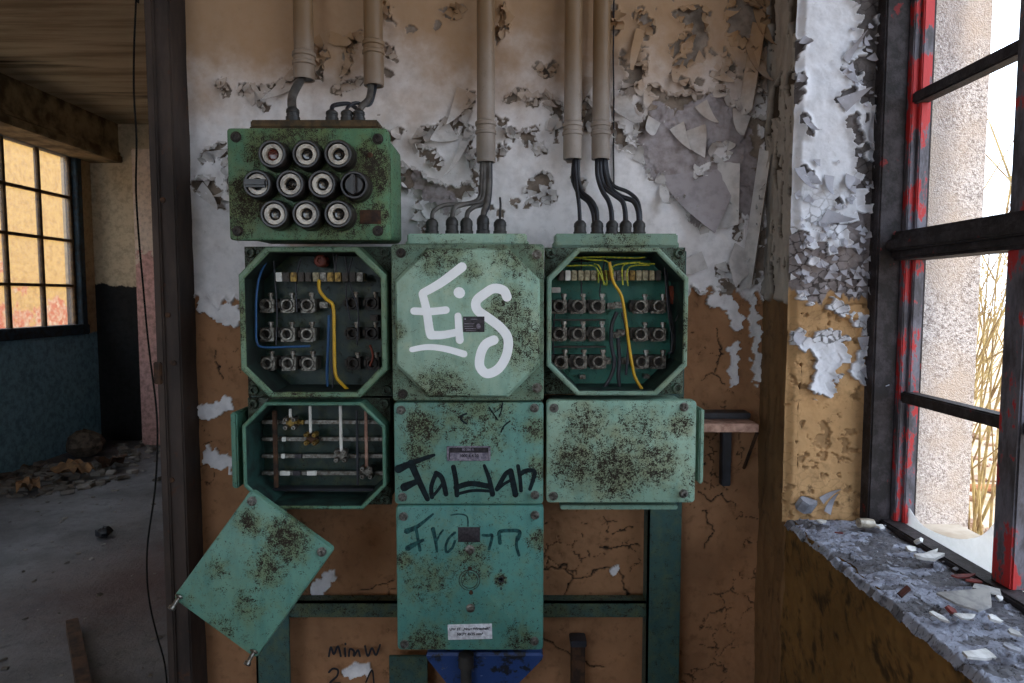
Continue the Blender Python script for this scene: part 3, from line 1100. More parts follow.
H = H - .012 * sstep(XR + .006, XR - .004, U) * (.6 + .6 * fbm(V * 40, U * 0, 151, 4))
crack = np.clip((f2 - f1 < .05) * (cid > .45) * .8 + (h2 - h1 < .06) * (eid > .6) * .5 + (1 - on) * .3, 0, 1)


def mat_sill():
    n = N('flaking_sill')
    f = n.noise(30, 6, .7)
    f2 = n.noise(90, 6, .7)
    c = n.mix(n.attr('paint'), s2l((118, 118, 126)), s2l((150, 155, 172)))
    c = n.mix(n.ramp(f, .48, .68), c, s2l((96, 96, 108)))
    c = n.mix(n.ramp(f2, .60, .70), c, s2l((188, 192, 206)))
    c = n.mix(n.attr('crack'), c, s2l((44, 42, 46)))
    n.bump(f2, .5, .002)
    return n.done(c, .75, 0, .35)


ws = slab('sill', (XR + .012, -1.29, ZS - .10, .93, YR, ZS - .012), M['wall_plain'])
ws.name = 'trim_3'
grid_mesh('flaking_surface', U, V, H, lambda u, v, h: (u, v, ZS - .004 + h), mat_sill(), {'paint': on, 'crack': crack}, ws)


# ------------------------------------------------------------------ right-hand window (window_1), the far window (window_2), the yard
w1 = thing('window_1', (XG, .3, ZS), None, None, kind='structure')
mb = MB()
zt = 2.93
for (ya, yb) in ((1.307, 1.342), (-1.30, -1.27)):
    mb.box(XG - .055, ya, ZS, XG - .008, yb, zt, b=.003)
    mb.box(XG - .02, ya + .012, ZS, XG + .05, yb, zt, b=.003)
mb.box(XG - .03, -1.3, ZS - .004, XG + .008, 1.33, ZS + .010, b=.003)
mb.box(XG - .05, -1.3, zt - .03, XG + .05, 1.33, zt, b=.004)
mb.box(XG - .028, -1.3, 1.572, XG + .04, 1.33, 1.628, b=.006)      # transom
mb.box(XG - .040, -1.3, 1.590, XG + .02, 1.33, 1.612, b=.004)
mb.build('frame', M['win_dark'], w1)
mb = MB()
ys = [1.318, 1.003, .745, .458, .171, -.116, -.403, -.69, -.977, -1.264]
for k, y in enumerate(ys):
    for za, zb in ((ZS + .008, 1.574), (1.626, zt - .03)):
        if k == 0:
            mb.box(XG - .008, y - .024, za, XG + .028, y, zb, b=.002)
            mb.box(XG + .004, y - .034, za, XG + .024, y - .024, zb, b=.002)
        else:
            mb.box(XG - .012, y - .022, za, XG + .028, y + .022, zb, b=.003)
mb.build('stile', M['win_red'], w1)
mb = MB()
for z in (1.302, 1.882, 2.16, 2.43, 2.70):
    mb.box(XG - .006, -1.28, z - .011, XG + .022, 1.316, z + .011, b=.003)
mb.build('glazing_bar', M['win_dark'], w1)
# the broken pane: a dirty shard with a round bite left in the lower corner of the frame
a = [PX(907, 506, XG + .012), PX(920, 524, XG + .012), PX(938, 534, XG + .012), PX(958, 539, XG + .012), PX(980, 536, XG + .012), PX(996, 520, XG + .012), PX(1006, 498, XG + .012)]
a = crom(a, 5)
b = [Vector((XG + .012, p.y, ZS - .004)) for p in a]
mb = MB()
for k in range(len(a) - 1):
    for off in (0, .003):
        o = Vector((off, 0, 0))
        mb.add([a[k] + o, a[k + 1] + o, b[k + 1] + o, b[k] + o], [(0, 1, 2, 3)])
    o = Vector((.003, 0, 0))
    mb.add([a[k], a[k + 1], a[k + 1] + o, a[k] + o], [(0, 1, 2, 3)])
tag(mb.build('broken_pane', M['glass_dirty'], w1, smooth=0), 'milky dirt-coated glass shard with a rounded broken edge')

# second, plain window further along the right wall, outside the picture
w3 = thing('window_3', (XG, -2.3, ZS), None, None, kind='structure')
mb = MB()
for y in (-3.08, -2.32, -1.57):
    mb.box(XG - .03, y - .02, ZS, XG + .03, y + .02, 2.94, b=.003)
for z in (ZS + .01, 1.6, 2.92):
    mb.box(XG - .028, -3.08, z - .02, XG + .028, -1.57, z + .02, b=.003)
mb.build('frame', M['win_dark'], w3)

w2 = thing('window_2', (XL, 4.8, 1.15), None, None, kind='structure')
mb = MB()
for (ya, yb) in ((1.9, 1.98), (6.54, 6.62)):
    mb.box(XL - .10, ya, 1.15, XL + .03, yb, 2.95, b=.006)
mb.box(XL - .10, 1.9, 1.13, XL + .05, 6.62, 1.23, b=.01)
mb.box(XL - .10, 1.9, 2.86, XL + .03, 6.62, 2.95, b=.006)
mb.build('frame', M['win_blue'], w2)
mb = MB()
y = 6.52
while y > 2.0:
    mb.box(XL - .06, y - .016, 1.2, XL - .02, y + .016, 2.9, b=.003)
    y -= .425
for z in (1.61, 2.05, 2.47):
    mb.box(XL - .058, 1.95, z - .014, XL - .022, 6.58, z + .014, b=.003)
mb.build('glazing_bar', M['win_bar'], w2)
mb = MB()
mb.box(XL - .042, 1.95, 1.2, XL - .038, 6.58, 2.9)
mb.build('panes', M['glass_thin'], w2, smooth=0)

# what stands outside
slab('ground', (-40, -30, -.45, 40, 60, -.25), M['yard'])
slab('wall_opposite', (-7.8, -4, -.25, -7.5, 14, 4.2), M['facade'])

# scrub beyond the window
random.seed(11)


def shrub(x, y, h, n, label, spread=.5):
    mb = MB()
    for k in range(n):
        a = random.uniform(0, 2 * math.pi)
        l = h * random.uniform(.6, 1.1)
        lean = random.uniform(.05, spread)
        p0 = Vector((x + random.uniform(-.12, .12), y + random.uniform(-.12, .12), -.27))
        pts = [p0]
        d = Vector((math.cos(a) * lean, math.sin(a) * lean, 1)).normalized()
        p = p0
        for s in range(5):
            d = (d + Vector((random.uniform(-.14, .14), random.uniform(-.14, .14), -.05 + random.uniform(-.1, .05)))).normalized()
            p = p + d * l / 5
            pts.append(p)
        mb.tube(pts, lambda t: .009 * (1 - .8 * t), n=5, smooth=2)
        for s in (2, 3, 4, 4):
            q = pts[s]
            dd = (d + Vector((random.uniform(-1, 1), random.uniform(-1, 1), random.uniform(-.2, .8)))).normalized()
            mb.tube([q, q + dd * l * .16, q + dd * l * .3 + Vector((0, 0, random.uniform(-.05, .05)))], lambda t: .005 * (1 - .7 * t), n=4, smooth=2)
    return tag(mb.build('bare_shrub', M['twig']), label, 'shrub', 'leafless shrubs in the yard')


shrub(2.80, 3.9, 3.5, 26, 'leafless yellow-twigged shrub nearest the window, beside the wooden rail')
shrub(4.35, 6.4, 2.9, 24, 'leafless yellow-twigged shrub behind the wooden rail in the yard')
shrub(7.9, 11.2, 3.8, 24, 'leafless yellow-twigged shrub farthest out in the yard')
rf = thing('rail_fence', (3.6, 5.0, -.25), 'weathered reddish wooden rail fence seen through the lower window pane', 'fence')
for xx in (3.50, 5.6, 1.6):
    mb = MB()
    mb.tube([(xx, 5.02, -.3), (xx + .01, 5.02, .3), (xx, 5.0, .68)], .035, n=8)
    mb.build('post', M['rail_wood'], rf)
for z in (.60, .02):
    mb = MB()
    mb.tube([(1.3, 4.98, z), (3.4, 4.96, z + .02), (6.0, 4.98, z - .02)], .03, n=8)
    mb.build('rail', M['rail_wood'], rf)
mb = MB()
for k in range(260):
    x, y = random.uniform(2.2, 7), random.uniform(3, 9)
    s = random.uniform(.03, .10)
    Mx = Matrix.Translation((x, y, -.25 + s * .2)) @ Matrix.Rotation(random.uniform(0, 6), 4, 'Z') @ Matrix.Rotation(random.uniform(-.5, .5), 4, 'X')
    mb.box(-s, -s * .7, -s * .3, s, s * .7, s * .3, b=.01, M=Mx)
tag(mb.build('yard_rubble', simple('yard_rubble', (190, 170, 150), .9, c2=(130, 96, 76), scale=6)), 'scattered broken rubble on the ground outside the window', 'rubble', kind='stuff')


# ------------------------------------------------------------------ the switchgear
YF_ = 1.315          # cover fronts
YBK = 1.440          # backs of the cast boxes


def screw(parent, px, py, Y, r=.0075, h=.007, mat=None, label=None):
    c = P(px, py, Y)
    mb = MB()
    mb.lathe(c, (0, -1, 0), [(r * 1.25, -.001), (r * 1.25, .0012), (r, .0016), (r, h * .8), (r * .85, h), (r * .45, h), (r * .4, h * .55), (0, h * .55)], n=12)
    o = mb.build('screw', mat or M['dull_steel'], parent, smooth=40)
    if label: o['label'] = label
    return o


def gland(parent, px, pyb, pyt, Y, rpx=6.0, mat=None):
    a, b = P(px, pyb, Y), P(px, pyt, Y)
    h = b.z - a.z
    r = rpx * Y / FPX
    mb = MB()
    mb.lathe(a, (0, 0, 1), [(r * 1.05, -.006), (r * 1.05, h * .18), (r * .92, h * .22), (r * .92, h * .5), (r * 1.0, h * .52), (r * .95, h * .78), (r * .7, h * .92), (r * .5, h)], n=14)
    return mb.build('cable_gland', mat or M['black_rubber'], parent, smooth=40)


def flange(parent, px0, py0, px1, py1, Y, mat, label=None, depth=.05):
    x0, z0, x1, z1 = rect(px0, py0, px1, py1, Y)
    mb = MB()
    mb.box(x0, Y, z0, x1, Y + depth, z1, b=.003)
    mb.box(x0 - .004, Y + .006, z0 - .004, x1 + .004, Y + depth - .004, z0 + (z1 - z0) * .35, b=.002)
    o = mb.build('gland_plate', mat, parent)
    if label: o['label'] = label
    return o


def body_back(parent, x0, z0, x1, z1, yf, mat, inset=.008):
    mb = MB()
    plate(mb, x0 + inset, z0 + inset, x1 - inset, z1 - inset, YBK, yf, r=.012, bev=.002)
    mb.box(x0 + inset - .004, yf + .004, z0 + inset - .004, x1 - inset + .004, yf + .016, z1 - inset + .004, b=.004)
    return mb.build('body', mat, parent)


def letters(parent, name, mat, Y, counts, strokes, t=.0006):
    """each letter of a scrawl is a part of its own; counts says how many strokes each has"""
    k = 0
    for c in counts:
        mb = MB()
        for pts, w in strokes[k:k + c]:
            if mat is M['black_marker']:
                w = tuple(v * 1.25 for v in w) if isinstance(w, tuple) else w * 1.25
            stroke(mb, pts, w, Y, t)
        mb.build(name, mat, parent, smooth=0)
        k += c


def closed_box(name, label, r, Yc, mat, screws, scr_r=.0075, group=None, cover_t=.024):
    x0, z0, x1, z1 = rect(*r, Yc)
    t = thing(name, ((x0 + x1) / 2, YBK, z0), label, 'electrical box', group)
    body_back(t, x0, z0, x1, z1, Yc + cover_t, mat)
    mb = MB()
    plate(mb, x0, z0, x1, z1, Yc + cover_t, Yc, r=.008, bev=.004)
    cv = mb.build('cover', mat, t)
    for (sx, sy) in screws:
        screw(t, sx, sy, Yc, scr_r)
    return t, cv


def open_box(name, label, r, Yc, mat, inner_mat, c_px=28, wall_px=7, lining=None, group=None, dark=(66, 90, 74)):
    """cast box without its cover: octagonal rim, deep well, back panel, corner lugs"""
    x0, z0, x1, z1 = rect(*r, Yc)
    sc = Yc / FPX
    c, w = c_px * sc, wall_px * sc
    t = thing(name, ((x0 + x1) / 2, YBK, z0), label, 'electrical box', group)
    mb = MB()
    # outside from the back, forward to the lug face, then to the octagonal rim, then down into the well
    yl = Yc + .042
    bmat = green(mat.name + '_body', dark, general=.8, olive=(58, 56, 34))
    loops = [rect12(x0 + .006, z0 + .006, x1 - .006, z1 - .006, c, YBK), rect12(x0 + .006, z0 + .006, x1 - .006, z1 - .006, c, yl + .010),
             rect12(x0, z0, x1, z1, c, yl + .008), rect12(x0, z0, x1, z1, c, yl),
             octa(x0 + .002, z0 + .002, x1 - .002, z1 - .002, c, yl - .001),
             octa(x0 + .003, z0 + .003, x1 - .003, z1 - .003, c, Yc + .002), octa(x0 + .005, z0 + .005, x1 - .005, z1 - .005, c, Yc),
             octa(x0 + w - .002, z0 + w - .002, x1 - w + .002, z1 - w + .002, c - w * .3, Yc), octa(x0 + w, z0 + w, x1 - w, z1 - w, c - w * .3, Yc + .003),
             octa(x0 + w + .002, z0 + w + .002, x1 - w - .002, z1 - w - .002, c - w * .3, YBK - .022)]
    mb.loft(loops[:5], cap0=True, cap1=False)
    mb.build('body', bmat, t, smooth=25)
    mb = MB()
    mb.loft(loops[4:-1], cap0=False, cap1=False)
    mb.build('rim', mat, t, smooth=25)
    mb = MB()
    mb.loft(loops[-2:], cap0=False, cap1=False)
    mb.build('well_lining', lining or inner_mat, t, smooth=25)  # dark lining colours carry the shade of the well
    mb = MB()
    mb.loft([octa(x0 + w + .001, z0 + w + .001, x1 - w - .001, z1 - w - .001, c - w * .3, YBK - .020), octa(x0 + w + .001, z0 + w + .001, x1 - w - .001, z1 - w - .001, c - w * .3, YBK - .023)])
    mb.build('back_panel', inner_mat, t, smooth=0)
    for sx in (-1, 1):
        for sz in (-1, 1):
            cx = (x1 if sx > 0 else x0) - sx * .012
            cz = (z1 if sz > 0 else z0) - sz * .012
            mb = MB()
            mb.lathe((cx, yl + .012, cz), (0, -1, 0), [(.011, 0), (.011, .016), (.0095, .0185), (.005, .0185), (.0045, .010), (0, .010)], n=14)
            mb.build('screw_boss', bmat, t, smooth=40)
    return t


def wire(parent, pts, Y, rpx, mat, name='wire', label=None, dy=None):
    """pts in px; Y a depth or list of depths"""
    q = [P(p[0], p[1], (Y[i] if isinstance(Y, (list, tuple)) else Y)) for i, p in enumerate(pts)]
    mb = MB()
    mb.tube(q, rpx * 1.4 / FPX, n=7, smooth=5)
    o = mb.build(name, mat, parent, smooth=60)
    if label: o['label'] = label
    return o


def terminal(parent, px, py, Y, r_px=6.5, mat=None):
    """clamp with round saddle, two jaws and a screw standing on it"""
    c = P(px, py, Y)
    s = r_px * Y / FPX
    mb = MB()
    mb.box(c.x - s * 1.45, c.y + .006, c.z - s * 1.05, c.x + s * 1.25, c.y + .040, c.z + s * 1.0, b=.001)
    mb.box(c.x - s * 1.7, c.y + .002, c.z - s * .55, c.x - s * 1.25, c.y + .034, c.z + s * .55, b=.001)
    o = mb.build('terminal_block', M['terminal_base'], parent)
    mb = MB()
    mb.lathe(c, (0, -1, 0), [(s * .62, -.016), (s * 1.0, -.016), (s * 1.05, .006), (s * .95, .010), (s * .70, .010), (s * .62, .004), (s * .60, -.012), (0, -.012)], n=14)
    mb.box(c.x + s * .55, c.y - .006, c.z - s * 1.1, c.x + s * 1.25, c.y + .008, c.z + s * 1.0, b=.001)
    mb.box(c.x - s * 1.2, c.y - .002, c.z - s * 1.25, c.x + s * .9, c.y + .008, c.z - s * .85, b=.001)
    mb.build('clamp', mat or M['terminal'], o)
    q = c + Vector((s * .75, -.003, s * 1.0))
    mb = MB()
    mb.lathe(q, (0, 0, 1), [(s * .30, 0), (s * .30, s * .45), (s * .48, s * .5), (s * .48, s * .95), (s * .2, s * 1.0), (0, s * 1.0)], n=8)
    mb.build('screw', M['steel'], o)
    return o


def busblock(parent, px, py, Y, w=5, h=4, mat=None, name='jumper_link'):
    c = P(px, py, Y)
    sx, sz = w * Y / FPX, h * Y / FPX
    mb = MB()
    mb.box(c.x - sx, c.y - .004, c.z - sz, c.x + sx, c.y + .02, c.z + sz, b=.001)
    mb.lathe(c + Vector((sx * .35, -.004, 0)), (0, -1, 0), [(sz * .55, 0), (sz * .55, .004), (0, .004)], n=8)
    return mb.build(name, mat or M['terminal'], parent)


# --- 1. fuse box with ten screw caps
Y1 = 1.270
x0, z0, x1, z1 = rect(228, 128, 388, 240, Y1)
fz = thing('fuse_box', ((x0 + x1) / 2, YBK, z0), 'rusty green fuse box with ten round fuse caps on its cover, topmost on the wall', 'fuse box')
gm1 = green('green_fuse_cover', (88, 128, 96), [(246, 200, 46, 1.15, Y1), (368, 170, 46, 1.3, Y1), (330, 200, 90, .95, Y1), (260, 150, 34, .9, Y1), (300, 138, 70, 1.0, Y1), (240, 225, 30, .9, Y1), (376, 215, 30, .9, Y1)], .35, olive=(96, 92, 36))
body_back(fz, x0, z0, x1 + .002, z1, Y1 + .02, gm1, .006)
mb = MB()
plate(mb, x0, z0, x1, z1, Y1 + .022, Y1, r=.006, bev=.003)
mb.build('cover', gm1, fz)
for s in ((236, 137), (378, 139), (238, 231), (378, 231)):
    screw(fz, *s, Y1, .0085, .006, M['dark_iron'])
screw(fz, 370, 155, Y1, .0045, .003, M['rusty'])
mb = MB()
a0, c0, a1, c1 = rect(360, 210, 381, 224, Y1)
plate(mb, a0, c0, a1, c1, Y1 + .001, Y1 - .0012, r=.001, bev=.0004)
tag(mb.build('maker_plate', M['rusty'], fz), 'small corroded maker plate')
flange(fz, 250, 119.5, 378, 128, 1.36, M['rust_brown'], 'rust-brown gland plate on top')
caps = [(272, 154, 'red'), (306, 154, ''), (338, 154, ''), (257, 184, 'broken'), (290, 184, 'hole'), (322, 184, ''), (354, 185, 'knob'), (274, 214, ''), (306, 214, ''), (338, 214, '')]
for (px_, py_, k) in caps:
    c = P(px_, py_, Y1 - .031)
    c.y = Y1
    mb = MB()
    mb.lathe(c, (0, -1, 0), [(.0285, -.001), (.0285, .010), (.0275, .012), (.0275, .018), (.0265, .030), (.0245, .0325), (.0215, .0325), (.0205, .029), (.0205, .016), (0, .016)], n=28)
    cap = mb.build('rotary_switch' if k == 'knob' else 'fuse_cap', M['bakelite'], fz, smooth=40)
    if k == 'knob':
        mb = MB()
        mb.lathe(c, (0, -1, 0), [(.019, .015), (.018, .030), (.016, .033), (0, .033)], n=24)
        mb.box(c.x - .0045, c.y - .044, c.z - .018, c.x + .0045, c.y - .028, c.z + .018, b=.002)
        tag(mb.build('knob', M['bakelite'], cap), 'black turning knob with an upright grip')
        cap['label'] = 'black rotary switch with an upright grip'
        continue
    mb = MB()
    mb.lathe(c, (0, -1, 0), [(.0200, .014), (.0200, .026), (.0190, .029), (.0120, .029), (.0112, .026), (.0112, .014)], n=28)
    tag(mb.build('ceramic_ring', M['ceramic'], cap, smooth=40), 'white ceramic ring')
    if k == 'broken':
        mb = MB()
        mb.box(c.x - .024, c.y - .038, c.z - .006, c.x + .020, c.y - .022, c.z + .009, b=.004)
        tag(mb.build('bridge', M['bakelite'], cap), 'black bar across the broken cap')
        continue
    mb = MB()
    mb.lathe(c, (0, -1, 0), [(.0115, .014), (.0115, .022), (.0085, .0245), (.0075, .020 if k == 'hole' else .023), (0, .018 if k == 'hole' else .024)], n=20)
    tag(mb.build('fuse_window', M['red_glass'] if k == 'red' else M['dark_glass'], cap, smooth=40), 'reddish centre' if k == 'red' else 'dark glass centre')
    if k not in ('red', 'hole'):
        mb = MB()
        mb.lathe(c, (0, -1, 0), [(.0035, .023), (.0035, .0262), (.0015, .0268), (0, .0268)], n=10)
        mb.build('fuse_marker', M['steel'], cap, smooth=40)
gland(fz, 293, 119.5, 107, 1.385, 6.5)
for gx in (332, 347, 359):
    gland(fz, gx, 119.5, 110, 1.385, 6.0)

# --- 2. open terminal box on the left
gm2 = green('green_left_box', (104, 132, 106), [(240, 320, 60, .8, YF_), (300, 398, 60, .8, YF_)], .3)
inner = green('shaded_green_inside', (20, 44, 38), [(300, 330, 60, .35, YBK)], .2)  # recess shade put into the colour, far darker than the casing
lt = open_box('terminal_box', 'open green terminal box with a thick yellow wire, directly below the fuse box', (238, 245, 388, 399), YF_, gm2, inner, 28, 7, simple('shaded_lining', (24, 40, 34), .7, c2=(14, 20, 18)))
YI = 1.385
for ry, cols in ((305, (267, 288, 308)), (334, (267, 288, 308)), (363, (268, 289, 309))):
    for cx in cols:
        terminal(lt, cx, ry, YI, 6.2)
for ry, cols in ((303, (352, 372)), (333, (353, 372)), (363, (354, 373))):
    for cx in cols:
        terminal(lt, cx, ry, YI + .012, 5.6, M['dark_iron'])  # darker clamps: shade in this half of the box put into their colour
busblock(lt, 324, 305, YI, 4, 3)
busblock(lt, 374, 318, YI, 4, 3, M['terminal_base'])


def strip(parent, px0, py0, px1, py1, Y, n, mats):
    x0, z0, x1, z1 = rect(px0, py0, px1, py1, Y)
    mb = MB()
    mb.box(x0, Y + .004, z0, x1, Y + .03, z1, b=.001)
    st = mb.build('terminal_strip', M['cream_plastic'], parent)
    w = (x1 - x0) / n
    for k in range(n):
        m = mats.get(k, M['cream_plastic'])
        mb = MB()
        mb.box(x0 + k * w + w * .08, Y - .006, z0 - .001, x0 + (k + 1) * w - w * .08, Y + .006, z1 + .001, b=.001)
        mb.lathe((x0 + (k + .5) * w, Y - .006, (z0 + z1) / 2), (0, -1, 0), [(min(w, z1 - z0) * .3, 0), (min(w, z1 - z0) * .3, .002), (0, .002)], n=8)
        mb.build('terminal_segment', m, st)
    return st


strip(lt, 276, 273, 364, 281, YI - .02, 12, {0: M['white_plastic'], 11: M['terminal'], 1: M['terminal_base'], 2: M['brass'], 3: M['terminal_base'], 4: M['terminal_base'], 6: M['terminal'], 7: M['brass'], 8: M['brass'], 9: M['terminal_base'], 10: M['terminal_base']})
tag(wire(lt, [(319, 280), (319.5, 290), (326, 299), (333, 306), (334, 330), (334.5, 360), (336, 376), (342, 384), (349, 391)], [1.35, 1.345, 1.345, 1.345, 1.345, 1.345, 1.345, 1.35, 1.36], 1.7, M['yellow_wire'], label='thick yellow wire'))
wire(lt, [(266, 262), (260, 275), (256.5, 295), (256, 325), (256.5, 341), (262, 347), (285, 347), (310, 346)], 1.35, 1.2, M['blue_wire'], label='blue wire')
wire(lt, [(329, 315), (328, 345), (327, 375), (328, 388)], 1.39, 1.5, M['blue_wire'], label='dark blue wire')
for p_ in ([(273, 255), (275, 280), (277, 310), (276, 345)], [(301, 258), (296, 280), (297, 312)], [(333, 254), (335, 268), (334, 276)], [(337, 254), (336, 268), (338, 277)], [(345, 256), (350, 285), (358, 310), (357, 345)], [(352, 258), (346, 290), (350, 320)], [(331, 360), (333, 380), (332, 390)]):
    wire(lt, p_, 1.372, .8, M['black_wire'], label='thin black wire')
wire(lt, [(370, 345), (373, 356), (370, 366)], 1.37, 1.2, M['copper_red'], label='reddish bare wire')
mb = MB()
c = P(321, 261, 1.39)
mb.lathe(c, (0, -1, 0), [(.013, -.02), (.013, .006), (.010, .009), (.006, .009), (.005, .004), (0, .004)], n=16)
tag(mb.build('earth_stud', M['copper_red'], lt, smooth=40), 'reddish brown earth stud')
for (sx, sy) in ((253, 292), (253, 350), (273, 387)):
    screw(lt, sx, sy, 1.40, .006, .01, M['steel'])

# --- 3. open busbar box, lower left
gm3 = green('green_busbar_box', (84, 126, 106), [(300, 510, 70, .7, YF_)], .25)
bb = open_box('busbar_box', 'open green busbar box below the left terminal box, crossed by grey bars', (241, 401, 387, 511), YF_ + .01, gm3, inner, 24, 5, simple('shaded_teal_lining', (30, 62, 56), .7, c2=(14, 26, 24)))
mb = MB()
x0, z0, x1, z1 = rect(233, 412, 239.5, 487, YF_ + .03)
mb.box(x0, YF_ + .02, z0, x1, YF_ + .10, z1, b=.003)
tag(mb.build('side_flange', gm3, bb), 'green side flange')
for k, y in enumerate((422, 439, 456, 473)):
    a0, c0, a1, c1 = rect(262, y - 1.8, 384, y + 1.8, 1.395)
    mb = MB()
    mb.box(a0, 1.392, c0, a1, 1.402, c1, b=.001)
    bar = mb.build('busbar', M['steel'], bb)
    for (s0, s1, m) in (((280, 290, 'white_plastic'), (293, 301, 'plate_black'), (307, 317, 'white_plastic')) if k == 3 else ((281, 285, 'white_plastic'), (295, 302, 'plate_black')) if k == 2 else ((282, 286, 'white_plastic'),) if k == 1 else ((297, 304, 'brass'),)):
        a0, c0, a1, c1 = rect(s0, y - 2.2, s1, y + 2.2, 1.391)
        mb = MB()
        mb.box(a0, 1.388, c0, a1, 1.393, c1, b=.0008)
        mb.build('bar_sleeve', M[m], bar)
for (xx, ya, yb, w, m, Yd) in ((275, 411, 488, 2.2, 'rusty', 1.375), (290, 409, 420, 1.3, 'white_plastic', 1.375), (310, 406, 436, 1.3, 'white_plastic', 1.375), (340.5, 404, 452, 1.4, 'white_plastic', 1.37), (357, 411, 486, 1.1, 'black_wire', 1.38), (366, 405, 470, 1.5, 'pale_wood', 1.375)):
    a0, c0, a1, c1 = rect(xx - w, ya, xx + w, yb, Yd)
    mb = MB()
    mb.box(a0, Yd, c0, a1, Yd + .005, c1, b=.001)
    mb.build('upright_bar', M[m], bb)
for (xx, yy, m) in ((290.5, 423, 'brass'), (311, 438.5, 'rusty'), (341, 455.5, 'terminal'), (367, 472, 'terminal')):
    c = P(xx, yy, 1.372)
    s = 6.6 * 1.372 / FPX
    mb = MB()
    mb.box(c.x - s * .8, c.y, c.z - s * .8, c.x + s * .8, c.y + .022, c.z + s * .8, b=.003)
    cl = mb.build('busbar_clamp', M[m], bb)
    for sx in (-1, 1):
        for sz in (-1, 1):
            mb = MB()
            mb.lathe(c + Vector((sx * s * .62, 0, sz * s * .62)), (0, -1, 0), [(s * .42, -.012), (s * .42, .006), (s * .3, .009), (s * .16, .009), (0, .006)], n=10)
            mb.build('screw', M['steel'] if m != 'rusty' else M['brass'], cl, smooth=40)
a0, c0, a1, c1 = rect(272, 488, 374, 490.5, 1.39)
mb = MB()
mb.box(a0, 1.385, c0, a1, 1.41, c1, b=.001)
mb.build('bottom_rail', M['black_wire'], bb)

# --- 4. closed box with the white spray lettering
YE = 1.300
x0, z0, x1, z1 = rect(391.5, 244, 544, 401, YE + .012)
gm4 = green('green_eis_cover', (154, 182, 162), [(508, 310, 46, .95, YE), (470, 270, 26, .7, YE), (525, 340, 56, .9, YE), (440, 398, 60, .95, YE), (520, 250, 60, .8, YE), (395, 330, 20, .8, YE), (540, 330, 16, .9, YE), (440, 246, 60, .9, YE)], .12)
es = thing('lettered_box', ((x0 + x1) / 2, YBK, z0), 'closed pale green box with white spray-painted letters on its octagonal cover', 'electrical box')
body_back(es, x0, z0, x1, z1, YE + .036, gm4)
mb = MB()
cc = 32 * YE / FPX
i1, i2 = .008, .013
lp = [rrect(x0, z0, x1, z1, YE + .034, .006), rrect(x0, z0, x1, z1, YE + .018, .006), rrect(x0 + .002, z0 + .002, x1 - .002, z1 - .002, YE + .016, .006)]
mb.loft(lp)
gm4b = green('green_eis_rim', (112, 138, 116), [], .55, olive=(84, 76, 46))
mb.build('cover_rim', gm4b, es, smooth=25)
mb = MB()
lp = [octa(x0 + i1, z0 + i1, x1 - i1, z1 - i1, cc, YE + .017), octa(x0 + i1, z0 + i1, x1 - i1, z1 - i1, cc, YE + .013), octa(x0 + i1 + .001, z0 + i1 + .001, x1 - i1 - .001, z1 - i1 - .001, cc, YE + .010),
      octa(x0 + i2, z0 + i2, x1 - i2, z1 - i2, cc, YE + .001), octa(x0 + i2 + .002, z0 + i2 + .002, x1 - i2 - .002, z1 - i2 - .002, cc, YE)]
mb.loft(lp)
ecov = mb.build('cover', gm4, es, smooth=25)
for k, s in enumerate(((401, 253), (537, 254.5), (403, 394), (537, 388))):
    screw(es, *s, YE + .016, .008, .009, M['steel'] if k in (1, 3) else M['dark_iron'])
flange(es, 407, 233.5, 527, 244.5, 1.365, gm4)
letters(ecov, 'spray_letter', M['white_spray'], YE, [4, 2, 1, 1], [([(462, 267), (445, 280), (434, 287), (423, 293)], (9.5, 8)), ([(422.5, 294), (426.5, 310), (429.5, 330), (431, 335)], (8, 9)), ([(431, 335), (442, 335), (456, 332.5)], (9, 7.5)),
               ([(414, 311), (430, 311.5), (446, 310)], 7.5), ([(458, 316), (459, 330), (459.8, 340)], (7, 8)), ([(459, 292.5), (459.6, 292.9)], 11),
               ([(412, 349.5), (428, 347), (446, 349), (464, 354)], (5.5, 7)),
               ([(507, 297), (503.5, 290.5), (494, 288.5), (485, 293.5), (476.5, 301), (477.5, 310), (489, 318.5), (501, 328), (508, 339), (506.5, 355), (498.5, 368.5), (487, 373.5), (479.8, 366), (481, 353), (486, 344), (494, 340)], (9.5, 9.5))])



def texts(parent, items, Y, mat, rot=0.0, name='lettering'):
    """small flat letters: (text, px centre x, px centre y, px height)"""
    for (s, cx, cy, h) in items:
        cu = bpy.data.curves.new(name, 'FONT')
        cu.body = s
        cu.size = h * 1.35 * Y / FPX
        cu.align_x, cu.align_y = 'CENTER', 'CENTER'
        cu.extrude = .0002
        cu.offset = .00022
        cu.materials.append(mat)
        tmp = bpy.data.objects.new('tmp_text', cu)
        me = bpy.data.meshes.new_from_object(tmp)
        bpy.data.objects.remove(tmp)
        o = bpy.data.objects.new(name, me)
        COL.objects.link(o)
        o.parent = parent
        o.location = P(cx, cy, Y) - ORG[parent.name]
        o.rotation_euler = (math.pi / 2, rot, 0)


